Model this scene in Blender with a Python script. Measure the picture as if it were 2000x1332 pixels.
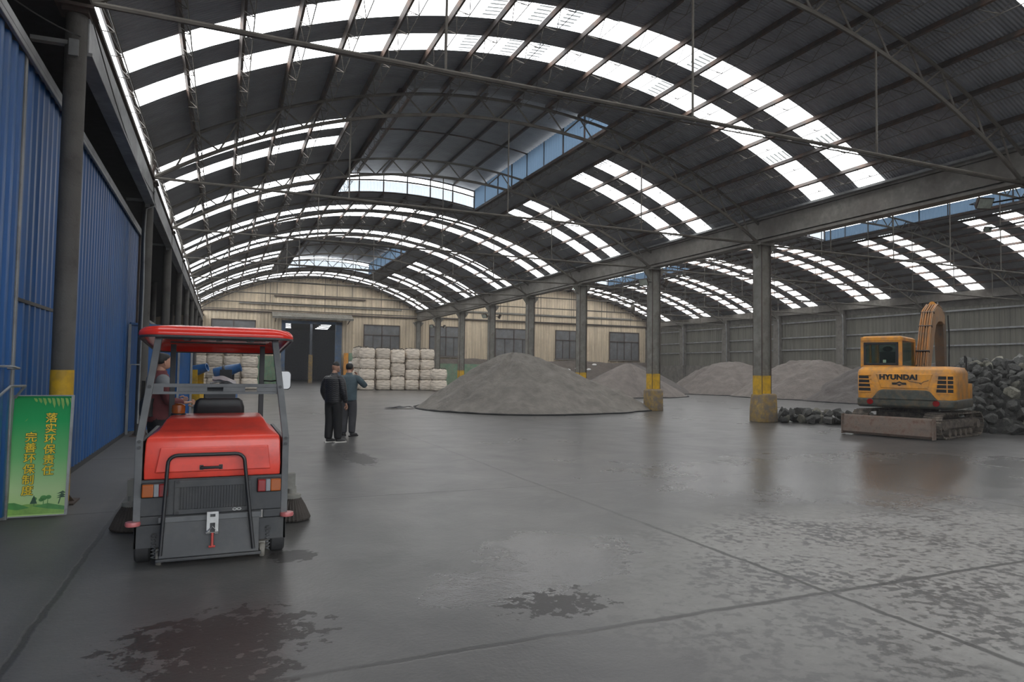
import bpy, bmesh, math, random
from mathutils import Vector, Matrix, noise
random.seed(7)
for o in list(bpy.data.objects): bpy.data.objects.remove(o)
SC = bpy.context.scene; C = SC.collection
PI = math.pi; sin = math.sin; cos = math.cos; R = math.radians

# ------------------------------------------------------------------ camera, sky, exposure
F_PX = 1318.7
cam_d = bpy.data.cameras.new('camera'); cam = bpy.data.objects.new('camera', cam_d); C.objects.link(cam)
cam_d.sensor_width = 36; cam_d.lens = 36 * F_PX / 2000; cam_d.clip_end = 400; cam_d.clip_start = .05
yaw, pit, rol = 0.40467, 0.043205, 0.013607
fw = Vector((sin(yaw)*cos(pit), cos(yaw)*cos(pit), sin(pit)))
rt = Vector((cos(yaw), -sin(yaw), 0)); up = rt.cross(fw)
rt2 = rt*cos(rol) + up*sin(rol); up2 = -rt*sin(rol) + up*cos(rol)
mw = Matrix((rt2, up2, -fw)).transposed().to_4x4(); mw.translation = (0, 0, 1.65)
cam.matrix_world = mw
SC.camera = cam
SKY = 5.2
w = bpy.data.worlds.new('overcast'); SC.world = w; w.use_nodes = True
nt = w.node_tree; bg = nt.nodes['Background']
tc = nt.nodes.new('ShaderNodeTexCoord'); sx = nt.nodes.new('ShaderNodeSeparateXYZ'); cr = nt.nodes.new('ShaderNodeValToRGB')
nt.links.new(tc.outputs['Generated'], sx.inputs[0]); nt.links.new(sx.outputs['Z'], cr.inputs[0])
cr.color_ramp.elements[0].position = 0.0; cr.color_ramp.elements[0].color = (.10, .105, .11, 1)
cr.color_ramp.elements[1].position = .25; cr.color_ramp.elements[1].color = (.95, .98, 1.0, 1)
e = cr.color_ramp.elements.new(.06); e.color = (.5, .55, .62, 1)
nt.links.new(cr.outputs[0], bg.inputs[0]); bg.inputs[1].default_value = SKY
SC.view_settings.view_transform = 'Standard'; SC.view_settings.look = 'None'
SC.view_settings.exposure = 0.0; SC.view_settings.gamma = 1.0; SC.view_settings.use_curve_mapping = False
SC.cycles.use_light_tree = False; SC.cycles.max_bounces = 6; SC.cycles.diffuse_bounces = 3; SC.cycles.glossy_bounces = 3; SC.cycles.transmission_bounces = 4; SC.cycles.transparent_max_bounces = 6
SKYLIGHT = 5.5          # daylight coming through the white translucent roof sheets

# ------------------------------------------------------------------ materials
def sock(n, name): return n.inputs[name]
class Mat:
    def __init__(s, name):
        s.m = bpy.data.materials.new(name); s.m.use_nodes = True; s.t = s.m.node_tree
        s.b = s.t.nodes['Principled BSDF']; s.out = s.t.nodes['Material Output']; s.co = None
    def n(s, typ, **k):
        x = s.t.nodes.new(typ)
        for a, v in k.items(): setattr(x, a, v)
        return x
    def l(s, a, b): s.t.links.new(a, b)
    def coord(s):
        if not s.co: s.co = s.n('ShaderNodeTexCoord')
        return s.co.outputs['Object']
    def scaled(s, sc):
        mp = s.n('ShaderNodeMapping'); mp.inputs['Scale'].default_value = sc; s.l(s.coord(), mp.inputs[0]); return mp.outputs[0]
    def noise(s, scale, detail=3, rough=.6, vec=None, dist=0):
        x = s.n('ShaderNodeTexNoise'); x.inputs['Scale'].default_value = scale; x.inputs['Detail'].default_value = detail
        x.inputs['Roughness'].default_value = rough; x.inputs['Distortion'].default_value = dist
        s.l(vec or s.coord(), x.inputs['Vector']); return x.outputs[0]
    def ramp(s, v, stops, interp='LINEAR'):
        x = s.n('ShaderNodeValToRGB'); x.color_ramp.interpolation = interp
        while len(x.color_ramp.elements) < len(stops): x.color_ramp.elements.new(.5)
        for e_, (p, c) in zip(x.color_ramp.elements, stops):
            e_.position = p; e_.color = (c, c, c, 1) if isinstance(c, (int, float)) else (*c, 1)
        s.l(v, x.inputs[0]); return x.outputs[0]
    def mix(s, f, a, b, mode='MIX'):
        x = s.n('ShaderNodeMix', data_type='RGBA', blend_type=mode)
        for sk, v in ((x.inputs['Factor'], f), (x.inputs['A'], a), (x.inputs['B'], b)):
            if isinstance(v, (int, float)) and sk.name == 'Factor': sk.default_value = v
            elif isinstance(v, (tuple, list)): sk.default_value = (*v, 1)
            elif isinstance(v, (int, float)): sk.default_value = (v, v, v, 1)
            else: s.l(v, sk)
        return x.outputs['Result']
    def math(s, op, a, b=0, c=None, clamp=False):
        x = s.n('ShaderNodeMath', operation=op, use_clamp=clamp)
        for i, v in enumerate((a, b, c)):
            if v is None: continue
            if isinstance(v, (int, float)): x.inputs[i].default_value = v
            else: s.l(v, x.inputs[i])
        return x.outputs[0]
    def xyz(s):
        x = s.n('ShaderNodeSeparateXYZ'); s.l(s.coord(), x.inputs[0]); return x.outputs
    def set(s, name, v):
        i = s.b.inputs[name]
        if isinstance(v, (int, float)): i.default_value = v
        elif isinstance(v, (tuple, list)): i.default_value = (*v, 1) if len(v) == 3 else v
        else: s.l(v, i)
    def bump(s, h, dist=.01, strength=1.0):
        x = s.n('ShaderNodeBump'); x.inputs['Distance'].default_value = dist; x.inputs['Strength'].default_value = strength
        s.l(h, x.inputs['Height']); s.l(x.outputs[0], s.b.inputs['Normal'])

def solid(name, col, rough=.5, metal=0, var=.25, scale=6, dirt=None, dirt_amt=.5, dscale=3, bump=0, bscale=40, spec=.5):
    M = Mat(name)
    n1 = M.noise(scale, 4)
    lo = tuple(max(0, c*(1-var)) for c in col); hi = tuple(min(1, c*(1+var)) for c in col)
    c = M.ramp(n1, [(.3, lo), (.7, hi)])
    if dirt:
        n2 = M.noise(dscale, 5, .7)
        c = M.mix(M.ramp(n2, [(.55-dirt_amt*.3, 0), (.75-dirt_amt*.2, 1)]), c, dirt)
    M.set('Base Color', c); M.set('Roughness', rough); M.set('Metallic', metal); M.set('Specular IOR Level', spec)
    if bump: M.bump(M.noise(bscale, 3), bump)
    return M.m

def emit(name, col, st):
    M = Mat(name); M.set('Base Color', (.7, .7, .7)); M.set('Emission Color', col); M.set('Emission Strength', st); M.set('Roughness', .6)
    return M.m

MT = {}
MT['concrete_col'] = solid('concrete_column', (.115, .11, .10), .8, dirt=(.07, .065, .06), bump=.004)
MT['steel_grey'] = solid('grey_painted_steel', (.195, .19, .168), .6, dirt=(.13, .115, .095), dirt_amt=.35, scale=2)
MT['steel_edge'] = solid('rust_brown_steel', (.085, .058, .045), .7, dirt=(.05, .04, .035))
MT['truss'] = solid('dusty_truss_steel', (.13, .118, .10), .7, dirt=(.07, .06, .05))
MT['purlin'] = solid('brown_purlin_steel', (.055, .045, .04), .7, dirt=(.14, .07, .04), dirt_amt=.25, dscale=1.2)
MT['girder'] = solid('grey_girder_paint', (.20, .19, .168), .6, dirt=(.12, .105, .09), dscale=.7)
MT['gutter'] = solid('pale_gutter_steel', (.23, .24, .24), .5, dirt=(.13, .13, .13), dscale=1)
MT['galv'] = solid('galvanised_steel', (.32, .33, .33), .45, .3, dirt=(.18, .18, .18))
MT['dark'] = solid('dark_sheet', (.03, .032, .035), .8)
MT['black'] = solid('black_plastic', (.012, .012, .013), .45)
MT['rubber'] = solid('black_rubber', (.022, .022, .023), .8, bump=.002)
MT['char'] = solid('charcoal_painted_steel', (.032, .034, .037), .5, dirt=(.055, .054, .052), dirt_amt=.3, scale=4)
MT['chargrey'] = solid('grey_frame_paint', (.095, .098, .10), .5)
MT['red'] = solid('red_sweeper_plastic', (.74, .065, .04), .30, var=.06, dirt=(.5, .05, .035), dirt_amt=.3)
MT['redcan'] = solid('red_canopy_plastic', (.70, .035, .022), .16, var=.06)
MT['yellow'] = solid('yellow_paint', (.62, .36, .01), .6, var=.15, dirt=(.34, .22, .04), dirt_amt=.35, scale=5)
MT['yellowdirty'] = solid('dirty_yellow_paint', (.36, .23, .05), .75, var=.3, dirt=(.17, .14, .11), dirt_amt=.75, dscale=4, bump=.006)
MT['orange'] = solid('orange_excavator_paint', (.78, .33, .03), .45, var=.08, dirt=(.42, .22, .09), dirt_amt=.55, dscale=2.4)
MT['armshade'] = solid('shaded_dusty_orange', (.20, .11, .05), .65, var=.3, dirt=(.10, .07, .05), dirt_amt=.6, dscale=3)  # the arm's shade put into a darker copy of the dusty orange
MT['orangedusty'] = solid('dusty_orange_paint', (.46, .235, .09), .6, var=.2, dirt=(.30, .19, .11), dirt_amt=.6, dscale=3)
MT['hose'] = solid('orange_pipe', (.55, .23, .06), .5, dirt=(.25, .15, .09), dirt_amt=.3)
MT['track'] = solid('dusty_track_steel', (.17, .14, .112), .8, var=.35, dirt=(.06, .052, .045), dscale=7)
MT['blade'] = solid('dusty_rusty_blade', (.17, .13, .105), .75, var=.3, dirt=(.10, .05, .03), dirt_amt=.3, dscale=6, bump=.006)
MT['dkgreen'] = solid('dark_green_grey_counterweight', (.06, .065, .055), .65, dirt=(.14, .10, .06), dirt_amt=.3, dscale=5)
MT['amber'] = solid('amber_lens', (.32, .075, .008), .25, var=.1)
MT['redlens'] = solid('red_lens', (.22, .01, .01), .2, var=.1)
MT['clearlens'] = solid('clear_lens', (.20, .21, .22), .2, var=.1)
MT['pink'] = solid('red_white_reflector', (.42, .12, .12), .3, var=.2)
MT['chrome'] = solid('bare_metal', (.45, .45, .44), .35, .8)
MT['handle_red'] = solid('red_grip', (.42, .05, .04), .5)
MT['bristle'] = solid('brown_bristles', (.05, .042, .036), .9, bump=.01, bscale=120)
MT['bluepaint'] = solid('blue_machine_paint', (.015, .115, .33), .35, dirt=(.05, .08, .13), dirt_amt=.3)
MT['bluedusty'] = solid('dusty_blue_paint', (.05, .10, .19), .6, dirt=(.10, .12, .15), dirt_amt=.5, scale=2)
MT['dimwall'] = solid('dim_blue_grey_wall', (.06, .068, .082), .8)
MT['green'] = solid('pale_green_sheet', (.17, .28, .19), .7, dirt=(.25, .28, .20), dirt_amt=.4, scale=2)
MT['white'] = solid('white_cloth', (.9, .88, .84), .8)
MT['lampglass'] = solid('floodlight_glass', (.33, .36, .31), .25)
MT['skin'] = solid('skin', (.42, .225, .15), .5, var=.08)
MT['hair'] = solid('black_hair', (.012, .011, .01), .6)
MT['trousers'] = solid('black_trousers', (.009, .009, .01), .8, bump=.006, bscale=22)
MT['jeans'] = solid('dark_grey_trousers', (.045, .045, .05), .8, bump=.008, bscale=18)
MT['jacketblue'] = solid('slate_blue_jacket', (.055, .085, .10), .7, bump=.008, bscale=16)
MT['maroon'] = solid('maroon_jacket', (.10, .022, .024), .8, bump=.006, bscale=20)
MT['greycloth'] = solid('grey_cloth', (.17, .18, .19), .8)
MT['shoe'] = solid('dark_shoe', (.03, .03, .03), .6)
MT['sole'] = solid('pale_sole', (.5, .48, .44), .6)
MT['blackbag'] = solid('black_bag_cloth', (.014, .014, .015), .7)

def quilt():
    M = Mat('black_quilted_jacket'); M.set('Base Color', (.013, .013, .015)); M.set('Roughness', .42)
    z = M.xyz(); zz = M.math('MULTIPLY', z[2], 150.0); wv = M.math('MULTIPLY', M.math('SINE', M.math('MULTIPLY', z[0], 75.)), .6)
    s_ = M.math('ABSOLUTE', M.math('SINE', M.math('ADD', M.math('MULTIPLY', zz, .5), wv)))
    M.bump(s_, .0045); return M.m
MT['quilt'] = quilt()

def corrugated(name, col, axis, period, depth, dirt=None, rough=.55, streak=.5, low=None):
    """sheet metal: the ribs come from the mesh or from a wave bump along one object axis"""
    M = Mat(name)
    st = M.noise(1.0, 4, .65, M.scaled({0: (2.2, 1, .16), 1: (1, 2.2, .16)}[axis]))
    c = M.ramp(st, [(.3, tuple(k*(1-streak) for k in col)), (.65, col)])
    if dirt: c = M.mix(M.ramp(M.noise(.8, 5, .7), [(.5, 0), (.72, .75)]), c, dirt)
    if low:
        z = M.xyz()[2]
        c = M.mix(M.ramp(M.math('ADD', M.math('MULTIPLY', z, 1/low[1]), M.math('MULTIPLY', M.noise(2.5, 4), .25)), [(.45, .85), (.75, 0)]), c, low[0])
    if axis == 0: c = M.mix(M.ramp(M.math('PINGPONG', M.math('ADD', M.xyz()[0], .0), .15), [(.0, .38), (.035, 0)]), c, (.10, .08, .06))  # rib shade painted into the colour as dark groove lines
    M.set('Base Color', c); M.set('Roughness', rough)
    if depth:
        v = M.xyz()[axis]
        M.bump(M.math('SINE', M.math('MULTIPLY', v, 2*PI/period)), depth)
    return M.m
MT['roof'] = corrugated('roof_sheet', (.28, .292, .312), 1, .08, .012, dirt=(.21, .21, .22), streak=.25, rough=.6)
MT['bluewall'] = corrugated('blue_corrugated_sheet', (.016, .10, .30), 1, .25, 0, dirt=(.04, .085, .17), streak=.35, rough=.4)
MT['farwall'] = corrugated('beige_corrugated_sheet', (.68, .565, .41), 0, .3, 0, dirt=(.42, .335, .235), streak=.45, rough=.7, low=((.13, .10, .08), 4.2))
MT['rightwall'] = corrugated('grey_corrugated_sheet', (.165, .16, .132), 1, .3, 0, dirt=(.15, .145, .125), streak=.35, rough=.7)
MT['plaster'] = solid('grey_concrete_wall', (.19, .18, .16), .85, dirt=(.11, .10, .09), scale=1.5)

def skylight_mat():
    M = Mat('white_translucent_sheet')
    M.set('Base Color', (.75, .77, .78)); M.set('Roughness', .5)
    n_ = M.noise(3.0, 3, .6, M.scaled((1, 6, 1)))
    M.set('Emission Color', M.ramp(n_, [(.25, (.85, .87, .88)), (.6, (1.0, 1.0, 1.0))])); M.set('Emission Strength', SKYLIGHT)
    return M.m
MT['skylight'] = skylight_mat()
def dirty_skylight():
    M = Mat('weathered_translucent_sheet')
    M.set('Base Color', (.3, .3, .3)); M.set('Roughness', .5)
    y_ = M.xyz()[1]
    s_ = M.math('ADD', M.math('SINE', M.math('MULTIPLY', y_, 2*PI/.155)), M.math('MULTIPLY', M.noise(7, 3), 1.8))
    M.set('Emission Color', M.ramp(s_, [(.45, (.08, .085, .085)), (.95, (.95, 1.0, 1.06))])); M.set('Emission Strength', SKYLIGHT*.8)
    return M.m
MT['dirtysky'] = dirty_skylight()
def trans(name, col, alpha=.0):
    M = Mat(name); t = M.n('ShaderNodeBsdfTranslucent'); t.inputs[0].default_value = (*col, 1)
    d = M.n('ShaderNodeBsdfDiffuse'); d.inputs[0].default_value = (*[min(1, k*.9) for k in col], 1)
    mx = M.n('ShaderNodeMixShader'); mx.inputs[0].default_value = .45
    M.l(t.outputs[0], mx.inputs[1]); M.l(d.outputs[0], mx.inputs[2]); M.l(mx.outputs[0], M.out.inputs[0]); return M.m
MT['bluesheet'] = trans('blue_translucent_side_sheet', (.10, .15, .21))
MT['clearsheet'] = trans('clear_ribbed_side_sheet', (.75, .8, .85))

def glass_mat(name, col, rough, fac):
    M = Mat(name); M.set('Base Color', col); M.set('Roughness', rough); M.set('Specular IOR Level', .8)
    tr = M.n('ShaderNodeBsdfTransparent'); tr.inputs[0].default_value = (.72, .80, .78, 1)
    mx = M.n('ShaderNodeMixShader'); mx.inputs[0].default_value = fac
    M.l(tr.outputs[0], mx.inputs[1]); M.l(M.b.outputs[0], mx.inputs[2]); M.l(mx.outputs[0], M.out.inputs[0]); return M.m
MT['cabglass'] = glass_mat('tinted_cab_glass', (.05, .07, .065), .08, .13)
MT['winglass'] = solid('dusty_window_glass', (.15, .155, .16), .2, var=.3, scale=1.2, dirt=(.14, .135, .125), dirt_amt=.3, spec=.7)
MT['mirror'] = solid('mirror_glass', (.9, .9, .9), .03, 1.0, var=0)

def floor_mat():
    M = Mat('wet_concrete')
    x, y, z = M.xyz()
    big = M.noise(.22, 4, .6); med = M.noise(1.1, 5, .65, dist=.4); sp = M.noise(12, 3, .55); fine = M.noise(38, 3, .6)
    c = M.ramp(med, [(.32, (.060, .058, .056)), (.68, (.108, .104, .098))])
    c = M.mix(M.ramp(fine, [(.3, .45), (.7, 0)]), c, (.055, .055, .057))
    # broad wetness
    wet = M.ramp(M.math('ADD', M.math('MULTIPLY', big, .6), M.math('MULTIPLY', med, .45)), [(.30, 0), (.74, 1)])
    # mottled drying zone near the camera on the right
    dx = M.math('DIVIDE', M.math('SUBTRACT', x, 6.6), 4.4); dy = M.math('DIVIDE', M.math('SUBTRACT', y, 3.9), 2.7)
    r2 = M.math('ADD', M.math('MULTIPLY', dx, dx), M.math('MULTIPLY', dy, dy))
    zone = M.ramp(M.math('ADD', r2, M.math('MULTIPLY', M.math('SUBTRACT', big, .5), 2.2)), [(.35, 1), (1.0, 0)])
    spots = M.ramp(M.math('ADD', M.math('MULTIPLY', sp, .62), M.math('MULTIPLY', med, .38)), [(.44, 0), (.50, 1)])
    dryc = M.ramp(M.noise(9, 4), [(.3, (.19, .185, .175)), (.7, (.25, .245, .23))])
    zd = M.math('MULTIPLY', zone, spots)
    c = M.mix(zd, c, dryc)
    # left strip along the blue wall is dry and duller
    ls = M.ramp(M.math('ADD', x, M.math('MULTIPLY', M.math('SUBTRACT', med, .5), 1.6)), [(0.0, 1), (.06, 0)])
    ls = M.math('MULTIPLY', M.ramp(M.math('ADD', M.math('MULTIPLY', x, .12), .62), [(.4, 1), (.66, 0)]), 1.0)
    c = M.mix(M.math('MULTIPLY', ls, .6), c, (.105, .105, .108))
    # wet stain behind the sweeper
    def blob(cx, cy, sx_, sy_, k=1.0, ns=None, lo=.75, hi=.95):
        ax = M.math('DIVIDE', M.math('SUBTRACT', x, cx), sx_); ay = M.math('DIVIDE', M.math('SUBTRACT', y, cy), sy_)
        rr = M.math('ADD', M.math('MULTIPLY', ax, ax), M.math('MULTIPLY', ay, ay))
        return M.ramp(M.math('ADD', rr, M.math('MULTIPLY', M.math('SUBTRACT', ns or sp, .5), 3.4*k)), [(lo, 1), (hi, 0)])
    n7 = M.noise(8.5, 4, .62)
    stain = blob(.05, 4.55, .58, .44, 1.8, n7); stain2 = blob(.0, 4.0, .42, .26, 1.9, n7)
    stain = M.math('MAXIMUM', stain, stain2)
    spill = blob(2.25, 4.35, .35, .25, 2.4, n7); spill = M.math('MAXIMUM', spill, blob(2.35, 12.6, .28, 1.0, 1.0, n7))
    spill = M.math('MAXIMUM', spill, blob(.62, 6.25, .22, .2, 1., n7))
    st = M.math('MAXIMUM', stain, spill)
    c = M.mix(M.math('MULTIPLY', st, .92), c, (.023, .02, .019))
    # puddles
    pud = M.math('MAXIMUM', blob(2.9, 5.5, .9, .9, 1.3, med, .4, 1.0), blob(10.2, 8.2, 5.2, 2.6, 1.2, med, .3, 1.1))
    pud = M.math('MAXIMUM', pud, blob(2.0, 4.8, .7, .5, 1.4, med, .4, 1.0))
    # expansion joints
    jn = M.math('MULTIPLY', M.math('SUBTRACT', M.noise(2.2, 4, .7), .5), .09)
    def line(v, at, wd):
        a = M.math('ABSOLUTE', M.math('SUBTRACT', M.math('ADD', v, jn), at))
        return M.ramp(M.math('DIVIDE', a, wd), [(.45, 1), (1.0, 0)])
    j = None
    for v, at, wd in ((x, 4.28, .035), (x, 9.4, .03), (x, 14.5, .03), (x, -1.04, .03), (y, 3.82, .035), (y, 8.78, .028), (y, 13.7, .03), (y, 18.6, .03), (y, 25., .03)):
        q_ = line(v, at, wd); j = q_ if j is None else M.math('MAXIMUM', j, q_)
    halo = line(x, -1.06, .16)
    c = M.mix(M.math('MULTIPLY', halo, .45), c, (.045, .044, .044))
    c = M.mix(M.math('MULTIPLY', j, .75), c, (.022, .021, .02))
    M.set('Base Color', c)
    rg = M.mix(wet, .36, .25)
    rg = M.mix(ls, rg, .62)
    rg = M.mix(M.math('MULTIPLY', zone, .7), rg, .46); rg = M.mix(zd, rg, .56)
    rg = M.mix(M.math('MULTIPLY', pud, .55), rg, .16)
    rg = M.mix(st, rg, .46)
    M.set('Roughness', rg); M.set('Specular IOR Level', .5)
    h = M.math('ADD', M.math('MULTIPLY', fine, .6), M.math('MULTIPLY', M.noise(11, 4, .7), .8))
    h = M.math('SUBTRACT', h, M.math('MULTIPLY', j, .8))
    M.bump(h, .008, .30)
    return M.m
MT['floor'] = floor_mat()

def tarp_mat(name, a, b):
    M = Mat(name); n1 = M.noise(.9, 5, .7, dist=.6)
    n2 = M.noise(1.0, 4, .6, M.scaled((2.5, 2.5, .5)))
    c = M.mix(.5, M.ramp(n1, [(.3, a), (.7, b)]), M.ramp(n2, [(.3, tuple(k*.75 for k in a)), (.7, b)]))
    M.set('Base Color', c); M.set('Roughness', .85)
    M.bump(M.math('ADD', M.noise(2.4, 5, .65), M.math('MULTIPLY', M.noise(14, 3), .2)), .11); return M.m
MT['tarp'] = tarp_mat('grey_dust_net', (.145, .132, .116), (.262, .24, .212))
MT['tarpbrown'] = tarp_mat('brown_grey_dust_net', (.125, .107, .095), (.205, .18, .162))
MT['tarpdark'] = tarp_mat('dark_grey_dust_net', (.082, .071, .066), (.135, .12, .11))
MT['earth'] = tarp_mat('brown_ore_earth', (.075, .062, .052), (.14, .118, .10))

def rock_mat(name, a, b):
    M = Mat(name); n1 = M.noise(5, 5, .7); oi = M.n('ShaderNodeObjectInfo')
    c = M.ramp(n1, [(.32, a), (.72, b)])
    k = M.ramp(oi.outputs['Random'], [(0, .5), (.85, 1.05), (1, 1.9)])
    c = M.mix(1.0, c, k, 'MULTIPLY'); M.set('Base Color', c); M.set('Roughness', .62)
    M.bump(M.noise(7, 5, .75), .05); return M.m
MT['rock'] = rock_mat('dark_ore_rock', (.045, .047, .045), (.19, .19, .175))
MT['palerock'] = rock_mat('pale_ore_rock', (.12, .12, .10), (.42, .40, .32))
def bag_mat():
    M = Mat('dusty_woven_bag'); oi = M.n('ShaderNodeObjectInfo')
    n2 = M.noise(1.0, 3, .5, M.scaled((2.2, 2.2, 8)))
    c = M.ramp(n2, [(.30, (.52, .45, .37)), (.60, (.82, .73, .62))])
    k = M.ramp(oi.outputs['Random'], [(0, .75), (1, 1.08)])
    M.set('Base Color', M.mix(1.0, c, k, 'MULTIPLY')); M.set('Roughness', .8); M.bump(n2, .10); return M.m
MT['bag'] = bag_mat(); MT['bagtie'] = solid('dark_bag_strap', (.10, .085, .07), .85)

# ------------------------------------------------------------------ mesh helpers
class MB:
    def __init__(s): s.v = []; s.f = []; s.mi = []; s.cur = 0
    def add(s, vs, fs):
        o = len(s.v); s.v += [tuple(p) for p in vs]; s.f += [tuple(i+o for i in f) for f in fs]; s.mi += [s.cur]*len(fs); return s
    def box(s, c, d, rot=None):
        x, y, z = d[0]/2, d[1]/2, d[2]/2
        vs = [Vector(p) for p in ((-x,-y,-z),(x,-y,-z),(x,y,-z),(-x,y,-z),(-x,-y,z),(x,-y,z),(x,y,z),(-x,y,z))]
        if rot is not None: vs = [rot @ p for p in vs]
        return s.add([p+Vector(c) for p in vs], [(0,3,2,1),(4,5,6,7),(0,1,5,4),(1,2,6,5),(2,3,7,6),(3,0,4,7)])
    def bx(s, x0, x1, y0, y1, z0, z1): return s.box(((x0+x1)/2, (y0+y1)/2, (z0+z1)/2), (abs(x1-x0), abs(y1-y0), abs(z1-z0)))
    def loft(s, rings, cap=True, closed=True):
        n = len(rings[0]); vs = [p for r_ in rings for p in r_]; fs = []
        for i in range(len(rings)-1):
            for j in range(n if closed else n-1):
                k = (j+1) % n; fs.append((i*n+j, i*n+k, (i+1)*n+k, (i+1)*n+j))
        if cap: fs += [tuple(reversed(range(n))), tuple((len(rings)-1)*n+j for j in range(n))]
        return s.add(vs, fs)
    def tube(s, path, r, n=8, cap=True, rect=None, closed=False):
        P = [Vector(p) for p in path]; rings = []; prev = None
        m = len(P); rr = r if isinstance(r, (list, tuple)) else [r]*m
        for i, p in enumerate(P):
            if closed: t = P[(i+1) % m]-P[i-1]
            else: t = (P[min(i+1, m-1)]-P[max(i-1, 0)])
            t.normalize()
            if prev is None:
                a = Vector((0, 0, 1)) if abs(t.z) < .9 else Vector((1, 0, 0))
                u = t.cross(a).normalized()
            else:
                u = prev - t*prev.dot(t); u.normalize()
            prev = u; v_ = t.cross(u)
            if rect: rings.append([p+u*a*rect[0]/2+v_*b*rect[1]/2 for a, b in ((-1,-1),(1,-1),(1,1),(-1,1))])
            else: rings.append([p+(u*cos(2*PI*k/n)+v_*sin(2*PI*k/n))*rr[i] for k in range(n)])
        if closed: rings.append(rings[0])
        return s.loft(rings, cap and not closed)
    def cyl(s, p0, p1, r0, r1=None, n=16): return s.tube([p0, p1], [r0, r0 if r1 is None else r1], n)
    def lathe(s, prof, n=24, c=(0,0,0), ax='z'):
        rings = []
        for r_, z in prof:
            ring = []
            for k in range(n):
                a = 2*PI*k/n; p = (r_*cos(a), r_*sin(a), z)
                if ax == 'x': p = (p[2], p[0], p[1])
                if ax == 'y': p = (p[1], p[2], p[0])
                ring.append((p[0]+c[0], p[1]+c[1], p[2]+c[2]))
            rings.append(ring)
        return s.loft(rings)
    def prism(s, poly, fn, w0, w1):
        return s.loft([[fn(u, v, w0) for u, v in poly], [fn(u, v, w1) for u, v in poly]])
    def ell(s, c, r_, n=12, m=8):
        rings = []
        for i in range(m+1):
            t = PI*(i+.02)/(m+.04); rings.append([(c[0]+r_[0]*sin(t)*cos(2*PI*k/n), c[1]+r_[1]*sin(t)*sin(2*PI*k/n), c[2]-r_[2]*cos(t)) for k in range(n)])
        return s.loft(rings)
    def grid(s, nu, nv, fn, skip=None):
        vs = [fn(i/nu, j/nv) for i in range(nu+1) for j in range(nv+1)]
        fs = [(i*(nv+1)+j, (i+1)*(nv+1)+j, (i+1)*(nv+1)+j+1, i*(nv+1)+j+1) for i in range(nu) for j in range(nv) if not (skip and skip(i, j))]
        return s.add(vs, fs)
    def mesh(s, name, mats, smooth=None, bevel=0, seg=2):
        me = bpy.data.meshes.new(name); me.from_pydata(s.v, [], s.f); me.update()
        if not isinstance(mats, (list, tuple)): mats = [mats]
        for m in mats: me.materials.append(MT[m] if isinstance(m, str) else m)
        if len(mats) > 1: me.polygons.foreach_set('material_index', s.mi)
        bm = bmesh.new(); bm.from_mesh(me); bmesh.ops.recalc_face_normals(bm, faces=bm.faces)
        if bevel:
            es = [e_ for e_ in bm.edges if len(e_.link_faces) == 2 and e_.calc_face_angle(0) > R(28)]
            bmesh.ops.bevel(bm, geom=es, offset=bevel, segments=seg, affect='EDGES', profile=.5, clamp_overlap=True)
        bm.to_mesh(me); bm.free()
        if smooth:
            me.polygons.foreach_set('use_smooth', [True]*len(me.polygons)); me.set_sharp_from_angle(angle=R(smooth))
        return me
    def build(s, name, mats, parent=None, smooth=None, bevel=0, seg=2, label=None):
        o = bpy.data.objects.new(name, s.mesh(name, mats, smooth, bevel, seg)); C.objects.link(o)
        if parent: o.parent = parent
        if label: o['label'] = label
        return o

def tag(o, label, cat, group=None, kind=None):
    o['label'] = label; o['category'] = cat
    if group: o['group'] = group
    if kind: o['kind'] = kind
    return o
def thing(name, label, cat, loc=(0,0,0), rz=0, group=None):
    o = bpy.data.objects.new(name, None); C.objects.link(o); o.location = loc; o.rotation_euler = (0, 0, rz); o.empty_display_size = .1
    return tag(o, label, cat, group)
def struct(o, label, cat): return tag(o, label, cat, None, 'structure')
def kids(o): return [c for c in C.objects if c.parent == o]
def dup(o, loc, rz=0, label=None, group=None, scale=None):
    def cp(src, par):
        c = src.copy(); C.objects.link(c); c.parent = par
        for ch in kids(src): cp(ch, c)
        return c
    c = cp(o, None); c.location = loc; c.rotation_euler = (0, 0, rz)
    if scale: c.scale = scale
    if label: c['label'] = label
    if group: c['group'] = group
    return c
ORD = ['nearest', 'second', 'third', 'fourth', 'fifth', 'sixth', 'seventh', 'eighth', 'ninth', 'tenth', 'eleventh', 'twelfth']

# ------------------------------------------------------------------ layout of the hall
XL, XR, XW, YW, YF = -1.72, 17.05, 43.2, 62.55, -3.0
K0, S = 17.95, 6.37
YK = {-1: 9.55}
for k in range(8): YK[k] = K0 + S*k
class Arch:
    def __init__(s, cx, half, apex, spring, n):
        sag = apex-spring; s.cx = cx; s.r = (half*half+sag*sag)/(2*sag); s.cz = apex-s.r; s.tm = math.asin(half/s.r); s.n = n; s.half = half
    def th(s, i): return -s.tm + 2*s.tm*i/s.n
    def p(s, t, y, dr=0): return (s.cx+(s.r+dr)*sin(t), y, s.cz+(s.r+dr)*cos(t))
    def z(s, x, dr=0): return s.cz + math.sqrt((s.r+dr)**2-(x-s.cx)**2)
A1 = Arch(7.66, 9.47, 9.72, 6.92, 18); A2 = Arch(30.12, 13.08, 10.15, 7.05, 28)
BOT1 = Arch(7.66, 9.3, 8.92, 6.1, 18); BOT2 = Arch(30.12, 12.95, 9.4, 6.15, 28)
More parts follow.
